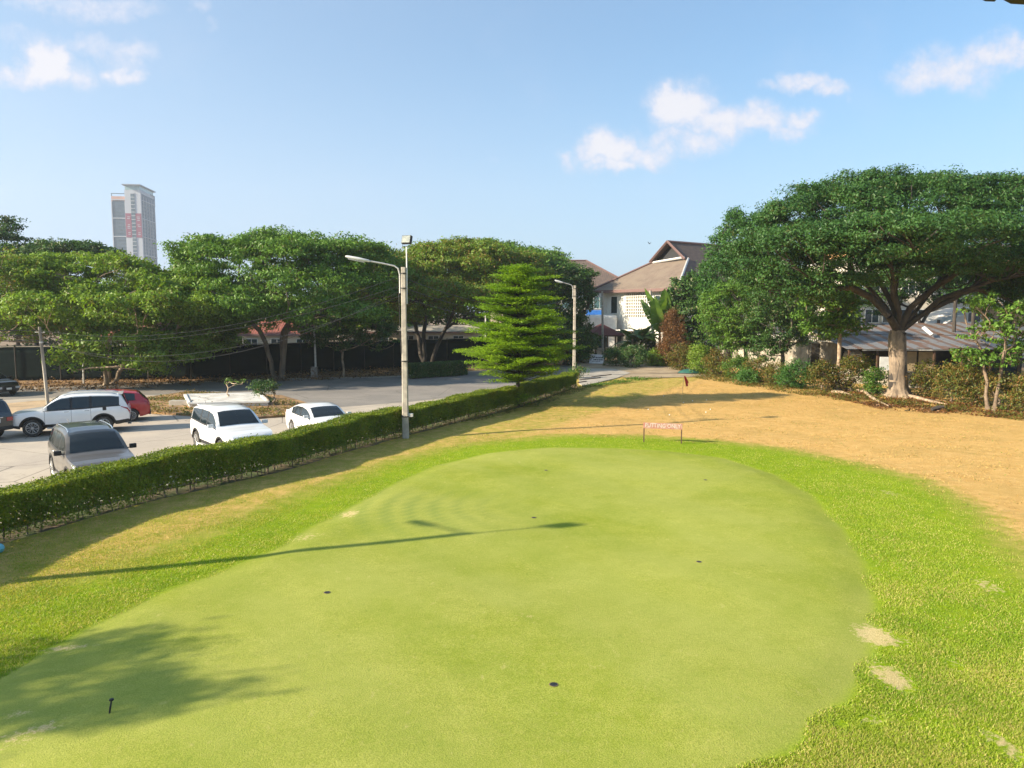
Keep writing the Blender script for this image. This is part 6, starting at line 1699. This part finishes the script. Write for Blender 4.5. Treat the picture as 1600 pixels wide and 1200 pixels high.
# earth bank below the shrubs
litter('leaf_litter', 'dry brown litter and soil crumbs round the surface roots', [(1280, 616), (1300, 605), (1400, 614), (1600, 640), (1600, 656), (1480, 646), (1380, 640)], 7000, .16, .08, M['leaf_brown'], 12, 0., .03)

t = Vector((PD(1430, 560, 70).x, 70, 0)); tree('dark_tree', 'dark tree between the corrugated shed and the apartment houses', 'tree', t, 3, .2, [(1400, 440, 50, 26), (1450, 425, 60, 30), (1380, 470, 30, 20), (1490, 450, 50, 24), (1545, 440, 50, 24)], 70, M['leaf_dark'], M['bark_dark'], 1.3, .8, .6, 110, .3, .13, 59, None, .4)
t = P(1308, 611); tree('slim_tree', 'slim straight sunlit trunk with high broad leaved crown, left of the spreading tree', 'tree', t, 4.2, .13,
     [(1300, 470, 36, 26), (1275, 480, 30, 28), (1330, 490, 30, 26), (1285, 510, 28, 20), (1310, 515, 26, 14)], t.y, M['leaf_rain'], M['bark_light'], .85, .55, .7, 70, .26, .14, 52, None, .5)
t = P(1549, 640); tree('slim_tree', 'slim double trunk with loose drooping leaves near the right edge', 'tree', t, 3.0, .12,
     [(1545, 520, 40, 18), (1580, 500, 40, 22), (1510, 560, 30, 12), (1560, 560, 36, 12), (1595, 540, 30, 20), (1560, 480, 50, 22)], t.y, M['leaf_rain'], M['bark_mid'], .8, .42, .6, 40, .22, .11, 53, None, .5, stems=2)
t = Vector((PD(1137, 560, 72).x, 72, 0)); tree('vine_clad_tree', 'tall tree smothered in bright green creeper, left of the spreading tree', 'tree', t, 4, .3,
     [(1152, 362, 24, 34), (1138, 395, 32, 34), (1128, 430, 34, 36), (1122, 470, 30, 40), (1165, 420, 40, 60), (1180, 360, 26, 26), (1125, 510, 26, 30), (1160, 480, 46, 50)], 72, M['leaf_vine'], M['bark_dark'], .9, .62, .9, 110, .22, .12, 54, None, .7)
t = P(1163, 588); tree('leafy_tree', 'feathery mid green tree with a dark trunk in front of the creeper clad one', 'tree', t, 2.4, .16,
     [(1140, 475, 40, 34), (1170, 460, 36, 40), (1120, 500, 28, 26), (1160, 500, 46, 36), (1190, 480, 26, 34), (1145, 525, 34, 18), (1180, 530, 24, 16)], t.y, M['leaf_rain'], M['bark_dark'], .8, .52, .7, 110, .19, .08, 55, None, .6)
t = P(1222, 593); tree('leafy_tree', 'dense green tree with low hanging boughs before the boundary wall', 'tree', t, 1.8, .15,
     [(1215, 470, 40, 34), (1245, 490, 36, 34), (1205, 510, 36, 34), (1225, 522, 30, 24), (1200, 548, 24, 20), (1225, 440, 40, 26)], t.y, M['leaf_dark'], M['bark_dark'], .8, .52, .7, 110, .20, .09, 56, None, .6)
t = Vector((PD(1262, 560, 66).x, 66, 0)); tree('leafy_tree', 'olive green tree between the wall and the spreading crown', 'tree', t, 2.2, .15,
     [(1255, 455, 40, 34), (1280, 490, 34, 36), (1230, 480, 40, 30), (1290, 450, 36, 26), (1310, 470, 30, 24)], 66, M['leaf_rain'], M['bark_dark'], .95, .6, .7, 100, .24, .11, 57, None, .6)
t = Vector((PD(1075, 560, 78).x, 78, 0)); tree('dark_tree', 'glossy dark leaved tree in front of the house, right of the banana leaves', 'tree', t, 2.2, .2,
     [(1068, 460, 30, 24), (1095, 470, 34, 40), (1075, 500, 40, 40), (1100, 520, 30, 36), (1060, 490, 22, 22), (1080, 445, 18, 16)], 78, M['leaf_dark'], M['bark_dark'], .85, .58, .8, 100, .30, .16, 58, None, .7)
# tree left of the frame that shades the near left corner of the green
def shade_tree():
    rg = np.random.default_rng(91); base = Vector((-22.1, 3.7, LOTZ)); root = empty('leafy_tree', base, 0, 'leafy tree left of the picture, shading the near corner of the green', 'tree')
    lobes = [((0, 0, 6.0), (1.9, 1.9, .9)), ((.9, 1.2, 5.3), (1.7, 1.5, .8)), ((-.6, -1.2, 5.2), (1.9, 1.7, .9)), ((1.2, 1.9, 6.9), (1.2, .5, .25)), ((1.6, .4, 7.3), (1.5, .5, .25)), ((-1.5, 1.2, 5.6), (1.6, 1.6, .9))]
    cs = lobe_clumps(rg, lobes, .6, .6); rad = np.stack([rg.uniform(.7, 1.3, len(cs)) * .5] * 3, 1)
    v, f = clump_leaves(rg, cs, rad, 90, .16, .09); nodes, par, rr = skeleton(rg, (0, 0, 0), (0, 0, 3.4), list(cs[::3]), .16, .02); branch_mesh('trunk', nodes, par, rr, M['bark'], root); np_mesh('crown', v, f, M['leaf_rain'], root)
shade_tree()


def banana(label, px, py, d, h, n, lf, seed, cat='banana plant', upright=0.):
    rg = random.Random(seed); b = Vector((PD(px, py, d).x, d, 0)); root = empty('banana_plant', b, 0, label, cat)
    for s_ in range(2): MB().tube([(s_ * .4 - .2, 0, -.1), (s_ * .5 - .25, .1, h * .35), (s_ * .5 - .25, .05, h * .5)], [.16, .13, .08], 8).build('stem', M['bark_light'], root, smooth=True)
    for k in range(n):
        a = 2 * math.pi * k / n * 1.0 + rg.uniform(-.4, .4); ln = h * rg.uniform(.45, .62); up_ = rg.uniform(.25, 1.15) * (1 - upright) + upright * rg.uniform(1.05, 1.45); wd_ = ln * .15
        st = Vector(((k % 2) * .5 - .25, 0, h * rg.uniform(.36, .5))); pts_ = []; d_ = Vector((math.cos(a) * math.cos(up_), math.sin(a) * math.cos(up_), math.sin(up_)))
        p_ = st.copy(); N_ = 10
        for i in range(N_ + 1): pts_.append(p_.copy()); p_ += d_ * ln / N_; d_.z -= .13 * (1 - upright * .75); d_.normalize()
        mb = MB()
        for i in range(N_):
            def row(j):
                t_ = j / N_; dd = (pts_[min(j + 1, N_)] - pts_[max(j - 1, 0)]).normalized(); sd_ = dd.cross(Vector((0, 0, 1))).normalized(); ww_ = wd_ * (math.sin(math.pi * min(1, t_ * 1.02 + .02)) ** .55) * (0 if t_ < .08 else 1) + .015
                return pts_[j] - sd_ * ww_ - Vector((0, 0, ww_ * .3)), pts_[j], pts_[j] + sd_ * ww_ - Vector((0, 0, ww_ * .3))
            a0, c0, b0 = row(i); a1, c1, b1 = row(i + 1); g_ = .03 * rg.random()
            mb.quad(a0 + (a1 - a0) * g_ * 3, c0, c1, a1); mb.quad(c0, b0 + (b1 - b0) * g_ * 3, b1, c1)
        mb.build('leaf', lf, root, smooth=True)


banana('clump of dark banana leaves right of the kiosk', 992, 560, 76, 5.4, 13, M['leaf_dark'], 3)
banana('second dark banana clump close to the leaning pole', 1006, 560, 79, 5.0, 12, M['leaf_mid'], 5)
banana('sunlit upright pale banana leaves right of the leaning pole', 1034, 560, 78, 8.4, 12, M['leaf_banana'], 8, upright=.8)
# shrubs, left to right
bush('dark shaded bush between the kiosk and the A-frame board', 962, 572, 46, 30, M['leaf_dark'], 61, group=None)
bush('dark bush right of the A-frame board under the banana leaves', 988, 574, 46, 34, M['leaf_dark'], 62)
bush('broad dark bush standing before the white house wall, left of the leaning pole', 1002, 566, 60, 50, M['leaf_dark'], 86, dist=80)
bush('low green bush at the foot of the leaning pole', 1030, 572, 44, 26, M['leaf_mid'], 63)
bush('tall mound of withered brown creeper beside the banana leaves', 1050, 560, 34, 88, M['leaf_brown'], 64, dist=73, cat='withered bush', lumps=7)
bush('wide skirt of withered brown creeper at the base of the mound', 1052, 562, 56, 46, M['leaf_brown'], 65, dist=71.5, cat='withered bush', lumps=6)
bush('yellow topped bush behind the green tub', 1062, 578, 44, 42, M['leaf_shrub'], 66)
bush('dark green bush just right of the green tub', 1096, 584, 48, 44, M['leaf_mid'], 67)
bush('bushy shrub where the guy rope comes down', 1122, 588, 40, 38, M['leaf_shrub'], 68)
bush('light green shrub below the feathery tree', 1150, 592, 48, 36, M['leaf_bright'], 69)
bush('yellowish shrub with dry tips before the wall', 1183, 597, 46, 38, M['leaf_shrub'], 70)
bush('bright green creeping mound at the left end of the wall', 1168, 600, 40, 20, M['leaf_vine'], 71)
bush('low sprawling olive shrub in front of the concrete wall', 1212, 602, 44, 34, M['leaf_shrub'], 72)
bush('bright green creeper mound against the pale wall', 1246, 607, 54, 44, M['leaf_vine'], 73)
bush('mixed green and brown shrub just left of the slim trunk', 1284, 611, 48, 44, M['leaf_shrub'], 74)
bush('thin yellow green shrub between slim trunk and great trunk', 1330, 612, 50, 56, M['leaf_shrub'], 75)
bush('low green shrub touching the left side of the great trunk', 1370, 616, 44, 40, M['leaf_bright'], 76)
bush('loose olive shrub right of the great trunk', 1444, 620, 50, 58, M['leaf_shrub'], 77)
bush('golden brown shrub under the right side of the shed', 1486, 628, 60, 62, M['leaf_dry'], 78)
bush('tall golden shrub left of the slim double trunk', 1524, 634, 50, 62, M['leaf_shrub'], 79)
bush('dense golden shrub behind the slim double trunk', 1564, 640, 50, 60, M['leaf_dry'], 80)
bush('olive golden shrub cut by the right edge', 1604, 646, 56, 60, M['leaf_shrub'], 81)
bush('golden shrub just outside the right edge', 1660, 655, 60, 60, M['leaf_dry'], 82)
bush('weedy bush at the far end of the clipped hedge by the second lamp post', 902, 592, 26, 16, M['leaf_bright'], 83)
bush('dark bush filling the shade left of the kiosk', 905, 566, 50, 40, M['leaf_dark'], 84)

# ------------------------------------------------------------------ the air between here and the tower
hz = bpy.data.materials.new('haze'); hz.use_nodes = True; hz.node_tree.nodes.clear(); t_ = NT(hz.node_tree)
pv = t_.node('ShaderNodeVolumePrincipled'); pv.inputs['Color'].default_value = (.80, .88, 1, 1); pv.inputs['Density'].default_value = .00026; pv.inputs['Anisotropy'].default_value = .2
ou = t_.node('ShaderNodeOutputMaterial'); t_.l.new(pv.outputs[0], ou.inputs['Volume'])
hb_ = MB().box((-60, 365, 62), (1000, 760, 132)); hzo = hb_.build('haze', hz); hzo['kind'] = 'stuff'; hzo.display_type = 'WIRE'
